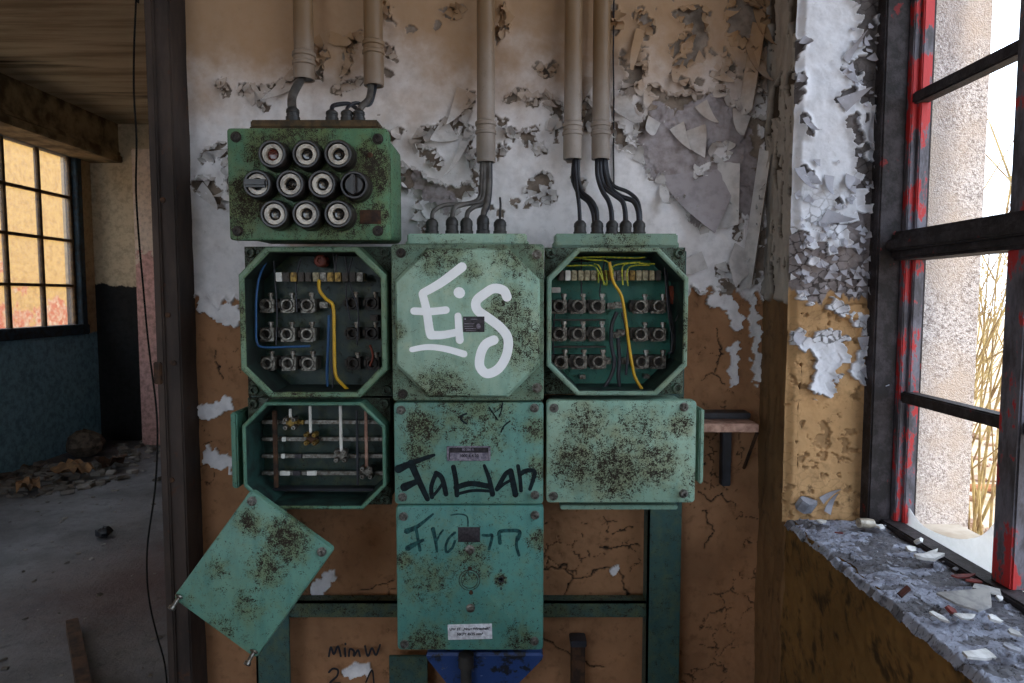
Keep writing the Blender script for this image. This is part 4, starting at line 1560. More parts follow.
a0, c0, a1, c1 = rect(463, 316.5, 484.5, 332, YE)
mb = MB()
plate(mb, a0, c0, a1, c1, YE + .001, YE - .0013, r=.001, bev=.0004)
mp = tag(mb.build('maker_plate', M['plate_black'], es), 'small black maker plate with worn print')
mb = MB()
for (l0, l1, yy, w) in ((471, 477, 319.2, .8), (464.5, 474, 323.8, .7), (464.5, 473, 326.2, .6), (465, 476, 328.5, .8), (466, 476, 330.4, .5)):
    stroke(mb, [(l0, yy), (l1, yy)], w, YE - .0012, t=.0003)
stroke(mb, [(478.4, 325.5), (478.6, 327)], 4, YE - .0012, t=.0003)
stroke(mb, [(464.9, 319), (465.1, 319)], 2, YE - .0012, t=.0003)
mb.build('print', M['plate_grey'], mp, smooth=0)
for gx, gt in ((432, 214), (452, 212), (466.5, 213), (483, 210), (500, 214)):
    gland(es, gx, 234, gt + 5, 1.385, 6.5)

# --- 5. middle box with the black scrawl
YM = YF_
gm5 = green('green_middle_cover', (102, 144, 130), [(422, 428, 36, 1.1, YM), (418, 452, 30, .95, YM), (480, 430, 50, .7, YM), (535, 430, 24, .9, YM), (470, 403, 80, .75, YM), (540, 470, 24, .9, YM)], .22)
jb, jc = closed_box('scrawled_box', 'closed green box with a black scrawl, directly under the white-lettered box', (394, 402.5, 543.5, 504.5), YM, gm5, [(401, 410), (534.5, 408), (402.5, 497), (535, 495)])
letters(jc, 'scrawled_letter', M['black_marker'], YM, [3, 3, 4, 3, 2, 1, 4], [([(398.5, 469), (413, 462.5), (434, 455)], (7, 2.5)), ([(411, 463), (419, 481), (427.5, 499)], (6, 4)), ([(404.5, 487), (411, 484), (419, 480.5)], (7, 4)),
               ([(436, 473.5), (431.5, 486), (432, 497)], 3.5), ([(436, 473), (442, 478), (446, 494)], 4), ([(432, 497), (438, 490), (443.5, 482)], 2.5),
               ([(453.5, 467), (456, 481), (457, 495)], 4), ([(456, 487.5), (471, 483.5), (490, 486.5)], 4.5), ([(457, 494), (473, 490.5), (490, 491)], 2.5),
               ([(484.3, 465.5), (489, 478), (492.5, 494)], (2.5, 4.5)), ([(497, 489), (505.5, 474), (511, 471)], 3.8), ([(510.5, 471), (513, 482), (515.5, 494.5)], 4.8), ([(497, 490), (504, 484), (511, 480)], 2.5),
               ([(518, 466), (520, 478), (521, 490.5)], 3.2), ([(520, 474), (527, 470.5), (534.5, 471.5), (533, 480), (530, 489)], (4, 3)),
               ([(466.5, 413.5), (461.5, 416), (461.5, 420), (466.5, 423.5)], 1.6), ([(489, 407), (493, 413), (498, 420)], 1), ([(502.5, 402.5), (501.5, 410), (499, 417)], 1), ([(510, 421), (504, 426), (501, 432)], 1.2), ([(495, 412), (500, 408), (503, 404)], .8)])
a0, c0, a1, c1 = rect(447, 446, 490.5, 460.5, YM)
mb = MB()
b_ = .0042
mb.box(a0, YM - .004, c0, a1, YM + .001, c0 + b_ * .5, b=.0008)
mb.box(a0, YM - .004, c1 - b_ * .6, a1, YM + .001, c1, b=.0008)
mb.box(a0, YM - .004, c0, a0 + b_, YM + .001, c1, b=.0008)
mb.box(a1 - b_, YM - .004, c0, a1, YM + .001, c1, b=.0008)
hp = tag(mb.build('label_holder', M['plate_grey'], jc), 'metal label holder')
mb = MB()
mb.box(a0 + .003, YM - .0015, c0 + .002, a1 - .003, YM + .001, c1 - .002)
mb.build('holder_back', M['plate_black'], hp)
d0, e0, d1, e1 = rect(450, 452.5, 488, 459.5, YM)
mb = MB()
mb.box(d0, YM - .003, e0, d1, YM - .0014, e1, b=.0003)
mb.build('paper_strip', M['plate_grey'], hp)
texts(hp, [('80 380 A', 468, 449.6, 2.4)], YM - .0017, M['plate_grey'])
texts(hp, [('1000 6 4 30', 469, 455.8, 3.0)], YM - .0032, M['ink'])

# --- 6. lower box with white label
YLW = YF_ - .004
gm6 = green('green_lower_cover', (82, 134, 124), [(430, 580, 50, .65, YLW), (501, 580, 12, 1.2, YLW), (404, 560, 16, 1.0, YLW), (425, 646, 40, .95, YLW), (470, 565, 40, .7, YLW), (538, 540, 22, .95, YLW), (470, 553, 34, .75, YLW), (520, 640, 30, .8, YLW)], .22)
lb, lc = closed_box('label_box', 'closed green box with a white label plate, lowest of the middle column', (396.5, 506, 543.5, 650.5), YLW, gm6, [(403.5, 516.5), (535, 515), (404.5, 644), (534.5, 641)])
letters(lc, 'scrawled_letter', M['faded_marker'], YLW, [3, 2, 1, 1, 2, 1], [([(407, 531), (418, 526), (433, 514)], (6, 2)), ([(416, 528), (418, 539), (420, 550)], 3.2), ([(408, 548), (414, 544.5), (423, 540)], (6, 3)),
               ([(433, 529), (435.5, 540), (437, 551)], (4.5, 2.5)), ([(437, 540), (440, 534), (443, 530)], 2), ([(455, 532.5), (449, 538), (446, 545), (446.5, 552), (452, 548), (455, 541)], 2.6),
               ([(483, 535), (488, 535.5), (492, 535), (491, 542), (489, 549)], 3), ([(500, 543), (499.5, 537), (500, 531.5), (510, 530.5), (519.5, 531.5), (518, 539)], 3.8), ([(517, 537), (516.5, 546), (519, 555)], 3), ([(451, 515), (459, 514), (467, 516.5), (468, 526)], 1.3)])
a0, c0, a1, c1 = rect(458, 527, 480, 542, YLW)
mb = MB()
plate(mb, a0, c0, a1, c1, YLW + .001, YLW - .0013, r=.001, bev=.0004)
tag(mb.build('maker_plate', M['plate_black'], lc), 'small dark maker plate')
screw(lb, 470, 549.5, YLW, .008, .004, M['steel'])
c = P(469.5, 580, YLW)
mb = MB()
mb.lathe(c, (0, -1, 0), [(.0205, -.001), (.0205, .002), (.0195, .0026), (.0178, .0026), (.0172, .0004), (0, .0006)], n=28)
tag(mb.build('blanking_disc', gm6, lc, smooth=40), 'round blanking disc')
mb = MB()
mb.lathe(c, (0, -1, 0), [(.0222, -.001), (.0222, .0008), (.0200, .0008)], n=28, caps=False)  # thin dark rings at the edge of the disc
mb.lathe(c, (0, -1, 0), [(.0178, .0004), (.0178, .0012), (.0163, .0012), (.0163, .0004)], n=28, caps=False)
tag(mb.build('disc_ring', M['dark_iron'], lc, smooth=40), 'dark ring round the disc')
for (sx, sy) in ((470, 568.5), (471, 592.5)):
    screw(lb, sx, sy, YLW, .0035, .002, M['rusty'])
screw(lb, 470.5, 608, YLW, .0075, .004, M['steel'])
for (sx, sy, r_) in ((501, 579.5, .0055), (501, 570.5, .0025), (501, 588.5, .0025)):
    c = P(sx, sy, YLW)
    mb = MB()
    mb.lathe(c, (0, -1, 0), [(r_, -.001), (r_, .0012), (r_ * .7, .0012), (r_ * .6, 0), (0, 0)], n=12)
    mb.build('rusted_hole', M['black_wire'], lc)
Lr = R(1.4)
c = P(470, 631.5, YLW)
mb = MB()
Mx = Matrix.Translation(c) @ Matrix.Rotation(-Lr, 4, 'Y')
s_ = YLW / FPX
plate(mb, -22.8 * s_, -8.0 * s_, 22.8 * s_, 8.0 * s_, .001, -.0018, r=.001, bev=.0004, M=Mx)
lab = tag(mb.build('label_plate', M['label_white'], lc), 'white label plate with two lines of small black print')
texts(lab, [('UW ST. „Neue Wirtschaft“', 469.8, 629.0, 2.75), ('NKFY 4x25 mm²', 470, 634.2, 2.9)], YLW - .0021, M['ink'], -Lr)

# --- 7. open terminal box on the right
gm7 = green('green_right_box', (126, 150, 132), [(690, 330, 40, .8, YF_), (620, 240, 70, .8, YF_), (548, 330, 30, .6, YF_)], .2)
rt = open_box('terminal_box', 'open green terminal box with yellow wires, right of the white-lettered box', (545.5, 246, 689.5, 397), YF_, gm7, green('green_inside_right', (56, 118, 102), [(620, 330, 60, .2, YBK)], .1), 30, 6, simple('shaded_green_lining', (34, 62, 54), .7, c2=(16, 26, 24)), dark=(92, 116, 100))
flange(rt, 555, 233.5, 678, 246.5, 1.365, gm7)
for ry, cols in ((306, (559, 578, 597)), (333.5, (559, 578, 597)), (361.5, (560, 579, 598))):
    for cx in cols:
        terminal(rt, cx, ry, YI, 6.2)
for ry, cols in ((306, (640, 658)), (334, (640, 658)), (361.5, (641, 658))):
    for cx in cols:
        terminal(rt, cx, ry, YI, 6.0)
for (x, y) in ((611, 306), (619, 305), (621, 333), (615, 335), (625, 361), (607, 361)):
    busblock(rt, x, y, YI, 4, 3.2)
busblock(rt, 556, 290, 1.40, 4.5, 2.6, M['white_plastic'], 'cable_tag')
busblock(rt, 582.5, 377, 1.40, 3, 2, M['steel'])
busblock(rt, 646.5, 376.5, 1.40, 3, 2, M['steel'])
strip(rt, 558, 271, 661, 280, YI - .02, 16, {0: M['terminal_base'], 1: M['white_plastic'], 15: M['terminal_base'], 6: M['brass'], 7: M['brass'], 9: M['terminal'], 8: M['terminal'], 11: M['brass']})
YG = 'yellowgreen_wire'
wire(rt, [(609.5, 262), (611.5, 275), (614.5, 284), (621.5, 296), (625.5, 318), (629, 345), (632.5, 366), (635.5, 378), (642, 389)], 1.345, 1.5, M['yellow_wire'], label='thick yellow wire')
for p_ in ([(558, 266), (580, 265.5), (594, 266), (598, 272), (598.5, 283)], [(575, 257), (592, 260), (606, 261), (612, 268), (613, 276)], [(570, 258), (600, 257), (635, 258), (645, 257)],
           [(594, 264), (599, 266), (602, 274), (604, 285)], [(596, 268), (600, 274), (605, 284), (607, 284), (606, 270)], [(655, 264), (635, 263), (624, 265), (622, 274), (623, 285)], [(650, 265), (632, 266), (627, 272), (628, 286)], [(640, 262), (620, 264), (612, 268), (611, 278)]):
    wire(rt, p_, 1.352, .75, M[YG], label='thin yellow-green wire')
for p_, r_ in (([(617, 312), (612, 325), (611.5, 345), (614.5, 362), (611, 376), (604, 388)], 2.0), ([(618, 338), (619.5, 360), (618.5, 375), (620, 389)], 2.0), ([(622, 312), (628, 340), (626, 375)], 1.3)):
    wire(rt, p_, 1.375, r_, M['black_wire'], label='thick black wire')
for k in range(3):
    wire(rt, [(664.5 + k * 1.2, 266), (666 + k, 285), (668 + k * 1.3, 310), (672 + k * 1.6, 338), (671 + k * 1.2, 352), (668 + k, 353)], 1.36 + .006 * k, .9, M['black_wire'], label='black wire hanging down the right side')
wire(rt, [(679, 312), (676, 320), (674, 322)], 1.36, .6, M['black_wire'], label='short black wire end')
for p_ in ([(582, 252), (581, 275), (582, 298)], [(606, 253), (600, 290), (601, 298)], [(556, 300), (553, 340), (556, 375)], [(563, 262), (640, 259), (672, 262)]):
    wire(rt, p_, 1.395, .8, M['black_wire'], label='thin black wire')
busblock(rt, 672.5, 295, 1.40, 5.5, 9, M['copper_red'], 'rust_red_block')
for y in (320, 347):
    a0, c0, a1, c1 = rect(553, y - .7, 606, y + .7, 1.39)
    mb = MB()
    mb.box(a0, 1.388, c0, a1, 1.41, c1, b=.0006)
    mb.build('divider_strip', M['terminal_base'], rt)
for gx in (580, 597, 612, 625.5, 639):
    gland(rt, gx, 234.5, 220.5, 1.385, 6.3)

# --- 8. closed box, lower right
gm8 = green('green_right_cover', (144, 174, 154), [(575, 462, 46, 1.05, YF_), (615, 470, 56, 1.1, YF_), (655, 462, 46, 1.0, YF_), (585, 425, 44, .85, YF_), (680, 425, 24, 1.05, YF_), (640, 435, 60, .75, YF_), (690, 480, 24, .8, YF_)], .25, olive=(120, 112, 66))
rb, rc = closed_box('plain_box', 'closed pale green box with a rust-speckled blank cover, below the right terminal box', (546.5, 400.5, 696, 503), YF_, gm8, [(554, 408), (684, 407), (553.5, 496), (683.5, 493.5)])
mb = MB()
x0, z0, x1, z1 = rect(697.2, 408, 702, 482, YF_ + .06)
mb.box(x0, YF_ + .045, z0, x1, YF_ + .11, z1, b=.003)
mb.build('side_flange', gm8, rb)
mb = MB()
x0, z0, x1, z1 = rect(560, 503.4, 676, 507.5, YF_ + .05)
mb.box(x0, YF_ + .035, z0, x1, YF_ + .10, z1, b=.002)
mb.build('bottom_flange', gm8, rb)

# --- 9. the cover that has come off, hanging askew by one corner
YH = 1.275
gm9 = green('green_loose_cover', (94, 138, 122), [(252, 522, 24, 1.1, YH), (288, 538, 44, 1.15, YH), (270, 565, 34, 1.05, YH), (228, 622, 30, 1.1, YH), (252, 600, 36, .8, YH), (220, 565, 26, .8, YH), (195, 596, 20, .8, YH), (285, 595, 20, .6, YH)], .2)
yh = lambda py: YH - .035 * (py - 487) / 173
q = [P(x, y, yh(y)) for x, y in ((247, 487.5), (331.5, 548.5), (257, 660.5), (175.5, 600.5))]
ctr = sum(q, Vector()) / 4
ex = ((q[1] - q[0]) + (q[2] - q[3])) / 2
ez = ((q[0] - q[3]) + (q[1] - q[2])) / 2
wd, hd = ex.length, ez.length
ex.normalize()
ey = ez.cross(ex).normalized()
ez = ex.cross(ey).normalized()
if ey.y < 0:
    ey = -ey
Mh = Matrix(((ex.x, ey.x, ez.x, ctr.x), (ex.y, ey.y, ez.y, ctr.y), (ex.z, ey.z, ez.z, ctr.z), (0, 0, 0, 1)))
lo = thing('loose_cover', tuple(ctr), 'loose green box cover hanging tilted by its top corner, under the busbar box', 'cover')
mb = MB()
plate(mb, -wd / 2, -hd / 2, wd / 2, hd / 2, .018, 0, r=.008, bev=.004, M=Mh)
mb.build('plate', gm9, lo)
for k, (sx, sz) in enumerate(((-1, 1), (1, 1), (-1, -1), (1, -1))):
    o = Vector((sx * (wd / 2 - .016), 0, sz * (hd / 2 - .016)))
    if k < 2:
        mb = MB()
        mb.lathe(Mh @ o, -ey, [(.0095, -.001), (.0095, .0015), (.0075, .002), (.0075, .006), (.006, .007), (.003, .007), (0, .004)], n=12)
        mb.build('screw', M['dull_steel'], lo)
    else:
        o = Vector((sx * (wd / 2 - .010), -.001, sz * (hd / 2 - .008)))
        p0 = Mh @ o
        d = Vector((-.35, -.75, -.75)).normalized()
        mb = MB()
        mb.lathe(p0 - d * .004, d, [(.0085, 0), (.0085, .003), (.0042, .004), (.0042, .020), (.007, .021), (.007, .027), (.004, .028), (0, .028)], n=10)
        tag(mb.build('bolt', M['steel'], lo, smooth=40), 'bare steel bolt sticking out of the corner')


# ------------------------------------------------------------------ frame, conduits, cables and the rest of the wall
mf = thing('mounting_frame', (0, 1.47, 0), 'dark teal steel angle frame standing behind the boxes', 'frame')


def angle_post(px0, px1, zt, Y):
    x0, x1 = P(px0, 590, Y).x, P(px1, 590, Y).x
    mb = MB()
    mb.box(x0, Y, 0.0, x1, Y + .006, zt, b=.001)
    mb.box(x0, Y, 0.0, x0 + .006, Y + .045, zt, b=.001)
    return mb.build('post', M['frame_teal'], mf)


angle_post(647, 680.5, 1.60, 1.444)
angle_post(254, 288, 1.60, 1.444)
mb = MB()
x0, z0, x1, z1 = rect(288, 605, 648, 621, 1.452)
z0, z1 = P(595, 617.5, 1.452).z, P(595, 601.5, 1.452).z
mb.box(x0 - .004, 1.452, z0, x1 + .004, 1.458, z1, b=.001)
mb.box(x0 - .004, 1.452, z1 - .006, x1 + .004, 1.485, z1, b=.001)
mb.build('rail', M['frame_bare'], mf)
mb = MB()
z0, z1 = 1.50, 1.54
mb.box(x0 - .004, 1.452, z0, x1 + .004, 1.458, z1, b=.001)
mb.build('rail', M['frame_bare'], mf)
for z in (.72, 1.45):
    for xx in (P(664, 590, 1.46).x, P(270, 590, 1.46).x):
        mb = MB()
        mb.box(xx - .02, 1.449, z, xx + .02, 1.535, z + .03, b=.002)
        mb.build('wall_bracket', M['frame_bare'], mf)

conduits = [(304.5, 80, 10.2, 52, 'leftmost tan conduit running down the wall above the fuse box'), (374, 86, 9.8, 41, 'tan conduit second from the left, ending above the right corner of the fuse box'),
            (486, 162.5, 9.4, 121, 'lone grey conduit running down to the white-lettered box'), (572.5, 159.5, 9.2, 122, 'left one of the close pair of conduits above the right terminal box'), (600.5, 159.5, 9.0, 122, 'right one of the close pair of conduits above the right terminal box')]
YC = 1.452
for (px_, pyb, rp, pyc, lab_) in conduits:
    b = P(px_, pyb, YC)
    col = P(px_, pyc, YC)
    r_ = rp * YC / FPX
    t = thing('conduit', tuple(b), lab_, 'pipe', 'conduits on the back wall')
    mb = MB()
    mb.lathe((b.x, YC, col.z - .01), (0, 0, 1), [(r_ * .93, 0), (r_ * .93, ZC - col.z + .01)], n=24)
    mb.build('pipe', M['conduit'], t, smooth=40)
    mb = MB()
    hgt = col.z - b.z
    mb.lathe(b, (0, 0, 1), [(r_ * .72, .02), (r_ * .80, 0), (r_ * .98, 0), (r_ * 1.0, .004), (r_ * 1.0, hgt - .030), (r_ * 1.11, hgt - .028), (r_ * 1.11, hgt - .022), (r_ * 1.0, hgt - .020), (r_ * 1.0, hgt - .012), (r_ * 1.12, hgt - .010), (r_ * 1.12, hgt - .003), (r_ * .93, hgt)], n=24)
    mb.build('sleeve', M['conduit'], t, smooth=40)
    mb = MB()
    mb.lathe((b.x, YC, b.z + .002), (0, 0, 1), [(r_ * .9, 0), (r_ * .9, .012)], n=20)
    mb.build('bushing', M['black_rubber'], t, smooth=40)


def cable(pts, rpx, mat, label, group, Y=None):
    Ys = Y or [1.452] + [1.425] * 1
    n = len(pts)
    q = []
    for i, p in enumerate(pts):
        t = i / (n - 1)
        q.append(P(p[0], p[1], YC + (1.385 - YC) * t))
    mb = MB()
    mb.tube(q, rpx * 1.41 / FPX, n=9, smooth=6)
    return tag(mb.build('cable', mat, smooth=60), label, 'cable', group)


G1, G2, G3 = 'cables into the fuse box', 'cables into the white-lettered box', 'cables into the right terminal box'
cable([(302, 78), (297, 86), (292.5, 96), (292, 104), (292.5, 109)], 4.3, M['grey_cable'], 'thick grey cable from the leftmost conduit into the fuse box', G1)
cable([(371, 83), (370.5, 92), (368, 100), (362, 106), (359, 111)], 3.2, M['grey_cable'], 'grey cable from the second conduit into the fuse box', G1)
cable([(376, 83), (374, 94), (369, 105), (356, 103), (348, 107), (347, 112)], 1.8, M['black_wire'], 'thin black cable looping beside the thicker grey one over the fuse box', G1)
cable([(356, 108), (349, 104), (341, 104), (333, 106), (332, 111)], 2.2, M['black_wire'], 'short black cable arched low across the fuse box top', G1)
cable([(482, 160), (481.5, 176), (480, 196), (470, 203), (445, 205), (434, 211), (432, 219)], 2.2, M['grey_cable'], 'grey cable swinging farthest left from the lone conduit', G2)
cable([(484, 160), (484, 180), (482, 200), (466, 204), (455, 208), (452, 218)], 2.4, M['grey_cable'], 'grey cable bending to the second gland of the white-lettered box', G2)
cable([(486.5, 160), (487, 182), (485, 202), (474, 207), (468, 212), (466.5, 219)], 2.4, M['grey_cable'], 'grey cable bending to the middle gland of the white-lettered box', G2)
cable([(489, 160), (489, 184), (487, 203), (484, 210), (483, 217)], 2.6, M['grey_cable'], 'grey cable dropping straight below the lone conduit', G2)
cable([(491, 160), (491, 186), (489, 205), (486, 212), (484.5, 217)], 1.6, M['black_wire'], 'thin dark cable on the right side under the lone conduit', G2)
cable([(500, 198), (500.5, 205), (500, 211), (500, 219)], 1.1, M['black_wire'], 'short black wire stub rising from the rightmost gland of the white-lettered box', G2)
cable([(575, 157), (575.5, 175), (577, 190), (579, 205), (580, 222)], 2.0, M['black_wire'], 'black cable hanging straight from the left conduit of the pair', G3)
cable([(578, 157), (578, 178), (582, 192), (590, 199), (596, 209), (597, 222)], 2.4, M['black_wire'], 'black cable curving right from the left conduit of the pair', G3)
cable([(574, 160), (573, 180), (579, 194), (588, 202), (592.5, 212), (594, 222)], 2.0, M['black_wire'], 'black cable running behind the curved one under the left conduit', G3)
cable([(597.5, 157), (597.5, 175), (602, 190), (608, 200), (611, 210), (612, 222)], 2.5, M['black_wire'], 'leftmost black cable from the right conduit of the pair', G3)
cable([(600.5, 157), (600.5, 172), (604, 186), (613, 194), (622, 201), (625, 211), (625.5, 222)], 2.5, M['black_wire'], 'middle black cable from the right conduit of the pair', G3)
cable([(604, 157), (605, 172), (609, 186), (620, 196), (633, 201), (638, 211), (639, 222)], 2.6, M['black_wire'], 'black cable swinging farthest right to the last gland', G3)
cable([(606, 157), (608, 176), (614, 186), (628, 192), (637, 200), (640, 211), (640.5, 222)], 2.0, M['black_wire'], 'black cable bowed above the farthest-right one', G3)
mb = MB()
mb.tube([(P(613.5, -60, 1.492).x, 1.492, ZC)] + [P(613.5 + d, y, 1.492) for y, d in ((0, .4), (50, -.3), (100, .3), (150, 0), (190, .4))], .0018, n=6, smooth=3)
tag(mb.build('thin_wire', M['black_wire']), 'thin black wire running straight down the wall beside the paired conduits', 'wire')
mb = MB()
mb.tube([P(x, y, 1.50) for x, y in ((181, -30), (181.5, 20), (182.5, 60), (183.5, 100), (184, 132))], .0018, n=6, smooth=3)

# shelf bracket at the right
br = thing('shelf_bracket', tuple(P(726, 487, 1.49)), 'small dark wall bracket with a pale board, right of the rust-speckled blank cover', 'bracket')
x0, z0, x1, z1 = rect(722, 430, 731, 486, 1.475)
mb = MB()
mb.box(x0, 1.472, z0, x1, 1.496, z1, b=.002)
mb.build('upright', M['black_wire'], br)
x0, z0, x1, z1 = rect(699, 411, 747, 417, 1.475)
mb = MB()
mb.box(x0, 1.45, z0, x1, 1.496, z1, b=.002)
x2, z2, x3, z3 = rect(722, 411, 731, 434, 1.48)
mb.box(x2, 1.474, z2, x3, 1.496, z3, b=.002)
mb.build('top_bar', M['black_wire'], br)
x0, z0, x1, z1 = rect(698.5, 424, 759, 432.5, 1.40)
mb = MB()
mb.box(x0, 1.40, z0, x1, 1.50, z1, b=.002)
tag(mb.build('board', M['pale_wood'], br), 'pale pinkish board end')
mb = MB()
a, b = P(757, 433, 1.41), P(744, 468, 1.492)
mb.tube([a, a.lerp(b, .5), b], .004, n=6, smooth=0)
mb.build('strut', M['rusty'], br)

# the cable funnel below the label box and its pipe
cf = thing('cable_funnel', (P(465, 683, 1.40).x, 1.40, .5), 'blue-flaked sheet metal cable funnel under the label box', 'cable funnel')
Yf0, Yf1 = 1.375, 1.440
mb = MB()


def rl(px0, px1, py, Y0, Y1):
    a, b = P(px0, py, Y0), P(px1, py, Y0)
    return [Vector((a.x, Y0, a.z)), Vector((b.x, Y0, a.z)), Vector((b.x, Y1, a.z)), Vector((a.x, Y1, a.z))]


mb.loft([rl(428, 541, 652.5, Yf0, Yf1), rl(426, 543, 656, Yf0 - .002, Yf1), rl(428, 542, 660, Yf0, Yf1), rl(452, 512, 690, Yf0 + .012, Yf1 - .008), rl(466, 484, 740, Yf0 + .02, Yf1 - .014)])


def mat_blue():
    n = N('flaked_blue')
    f = n.noise(60, 7, .7)
    c = n.mix(n.ramp(f, .60, .66), s2l((36, 64, 118)), s2l((140, 148, 170)))
    c = n.mix(n.ramp(n.noise(30, 6, .7), .50, .60), c, s2l((24, 28, 36)))
    n.bump(f, .4, .002)
    return n.done(c, .5)


mb.build('funnel', mat_blue(), cf, smooth=20)
mb = MB()
mb.lathe((P(466, 660, 1.36).x, 1.362, .52), (0, 0, 1), [(.012, 0), (.012, P(466, 668, 1.36).z - .52), (.017, P(466, 667, 1.36).z - .52), (.017, P(466, 655, 1.36).z - .52), (.008, P(466, 652, 1.36).z - .52)], n=14)
tag(mb.build('drain_pipe', M['black_rubber'], cf, smooth=40), 'dark narrow pipe in front of the funnel')
mb = MB()
x0, z0, x1, z1 = rect(390, 655, 428, 760, 1.46)
mb.box(x0, 1.455, z0, x1, 1.462, z1, b=.001)
tag(mb.build('side_plate', M['frame_teal'], cf), 'dark green side plate')
cp = thing('capped_post', (P(577, 683, 1.46).x, 1.47, 0), 'short dark capped steel stub standing against the wall between frame and funnel', 'post')
mb = MB()
a, b = P(571.5, 660, 1.462), P(585, 660, 1.462)
mb.box(a.x, 1.458, 0, b.x, 1.49, P(577, 646, 1.46).z, b=.002)
mb.build('upright', M['rusty'], cp)
mb = MB()
mb.box(a.x - .003, 1.454, P(577, 646.5, 1.46).z, b.x + .003, 1.494, P(577, 640, 1.46).z, b=.002)
mb.build('cap', M['black_wire'], cp)

# dark scrawl low on the wall
YS = YW - .012
letters(wb, 'wall_letter', M['ink'], YS, [1, 2, 1, 1, 1, 1], [([(329, 656), (331, 647), (334, 654), (338, 646), (341, 656)], 2), ([(345, 648), (345.5, 656)], 2), ([(345.5, 643.5), (345.7, 644)], 2), ([(349, 656), (350, 649), (354, 651), (354, 656), (358, 650), (360, 656)], 2),
               ([(365, 646), (368, 656), (372, 648), (376, 655), (380, 645)], 2), ([(329, 672), (333, 668.5), (338, 670), (337, 676), (330, 683), (340, 683)], 2), ([(366, 682), (372, 670), (374, 683)], 1.6)], .001)

# the steel post at the free end of the wall
dp = thing('door_post', (-.76, 1.45, 0), 'dark rusty steel post at the left end of the peeling wall', 'post')
pl, prt = P(154, 297, 1.42).x, P(177, 297, 1.42).x


def mat_post():
    n = N('dark_rusty_post')
    f = n.noise(12, 6, .65, stretch=(1, 1, .3))
    c = n.mix(n.ramp(f, .38, .66), s2l((66, 54, 48)), s2l((40, 32, 29)))
    c = n.mix(n.ramp(n.noise(30, 7, .7), .60, .68), c, s2l((70, 44, 30)))
    n.bump(f, .4, .003)
    return n.done(c, .7, 0, .3)


M['post'] = mat_post()
mb = MB()
mb.box(pl, 1.42, 0, pl + .018, 1.56, ZC, b=.003)
mb.box(pl + .012, 1.428, 0, prt, 1.56, ZC, b=.003)
mb.build('upright', M['post'], dp)
mb = MB()
mb.box(pl - .004, 1.413, P(156, 384, 1.42).z, pl + .012, 1.43, P(156, 362, 1.42).z, b=.002)
tag(mb.build('hinge_leaf', M['rusty'], dp), 'rusty hinge leaf')
for (x, y) in ((163, 200), (174, 363), (172, 480), (168, 315)):
    c = P(x, y, 1.428)
    mb = MB()
    mb.lathe(c, (0, -1, 0), [(.006, -.001), (.006, .003), (.004, .004), (0, .004)], n=10)
    mb.build('bolt_head', M['rusty'], dp)
# loose cable dangling in the opening
mb = MB()
mb.tube([Vector((P(136, 0, 1.30).x, 1.30, ZC))] + [P(x, y, 1.30) for x, y in ((137, -60), (136, 0), (134, 50), (134, 95), (136.5, 140), (136, 190), (139, 240), (143, 285), (147, 330), (151, 365), (156, 405), (157.5, 440), (155, 490), (148, 540), (147, 575), (150, 605), (157, 635), (165, 665), (168, 700))], .0019, n=6, smooth=4)
tag(mb.build('dangling_cable', simple('old_cable', (20, 18, 17), .9, spec=.1)), 'thin dark cable dangling from the ceiling in the opening beside the steel post', 'cable')

# ------------------------------------------------------------------ debris on the sill
random.seed(3)


def chip(px_, py_, rx, ry, th, mat, label, cat, rot=0.0, tilt=(0, 0), n=7, seed=0, up=0.004, name='paint_chip', group='chips on the window sill'):
    """angular flat piece: rx, ry half sizes in metres"""
    rnd = random.Random(seed + 17)
    c = PZ(px_, py_, ZS + up)
    Mx = Matrix.Translation(c + Vector((0, 0, th * .5 + max(abs(tilt[0]) * ry, abs(tilt[1]) * rx) * .8))) @ Matrix.Rotation(rot, 4, 'Z') @ Matrix.Rotation(tilt[0], 4, 'X') @ Matrix.Rotation(tilt[1], 4, 'Y')
    th *= .6 if th < .01 else 1
    rx, ry = rx * 1.12, ry * 1.12
    ring = []
    for k in range(n):
        a = 2 * math.pi * (k + rnd.uniform(-.3, .3)) / n
        rr = rnd.uniform(.58, 1.15)
        ring.append((rx * rr * math.cos(a), ry * rr * math.sin(a)))
    sh = [(1, -th / 2), (1, th * .45), (.985, th / 2)]
    curl = rnd.uniform(-.15, .3)
    loops = [[Mx @ Vector((x * s, y * s, z + curl * (x * x) / max(rx, .001))) for x, y in ring] for s, z in sh]
    mb = MB()
    mb.loft(loops)
    return tag(mb.build(name, mat, smooth=25), label, cat, group)


PWm, PG, PS = M['plaster_white'], M['plaster_grey'], M['plaster_shard']
chip(804, 514, .020, .014, .026, PG, 'bluish grey plaster lump leaning in the back left corner of the sill', 'plaster lump', .2, (.5, .2), 7, 1, .010, 'plaster_lump')
chip(822, 523, .012, .008, .005, PWm, 'white paint chip beside the bluish lump in the sill corner', 'paint chip', .4, (.1, 0), 6, 2, .006)
c0_, c1_ = PZ(858, 523, ZS + .015), PZ(873, 523.5, ZS + .013)
mb = MB()
mb.lathe(c0_, c1_ - c0_, [(.006, 0), (.0095, .001), (.0100, .02), (.0085, (c1_ - c0_).length), (.004, (c1_ - c0_).length + .002)], n=12)
tag(mb.build('plaster_roll', M['ceramic'], smooth=50), 'small cream roll of plaster at the back of the sill', 'plaster piece', 'chips on the window sill')
chip(880, 529, .014, .009, .006, PWm, 'white chip at the back of the sill beside the window post', 'paint chip', .9, (.1, .1), 6, 4)
chip(926, 560, .034, .011, .009, PWm, 'long white plaster sliver lying along the window frame', 'plaster piece', .35, (.05, .05), 8, 5, .008, 'plaster_sliver')
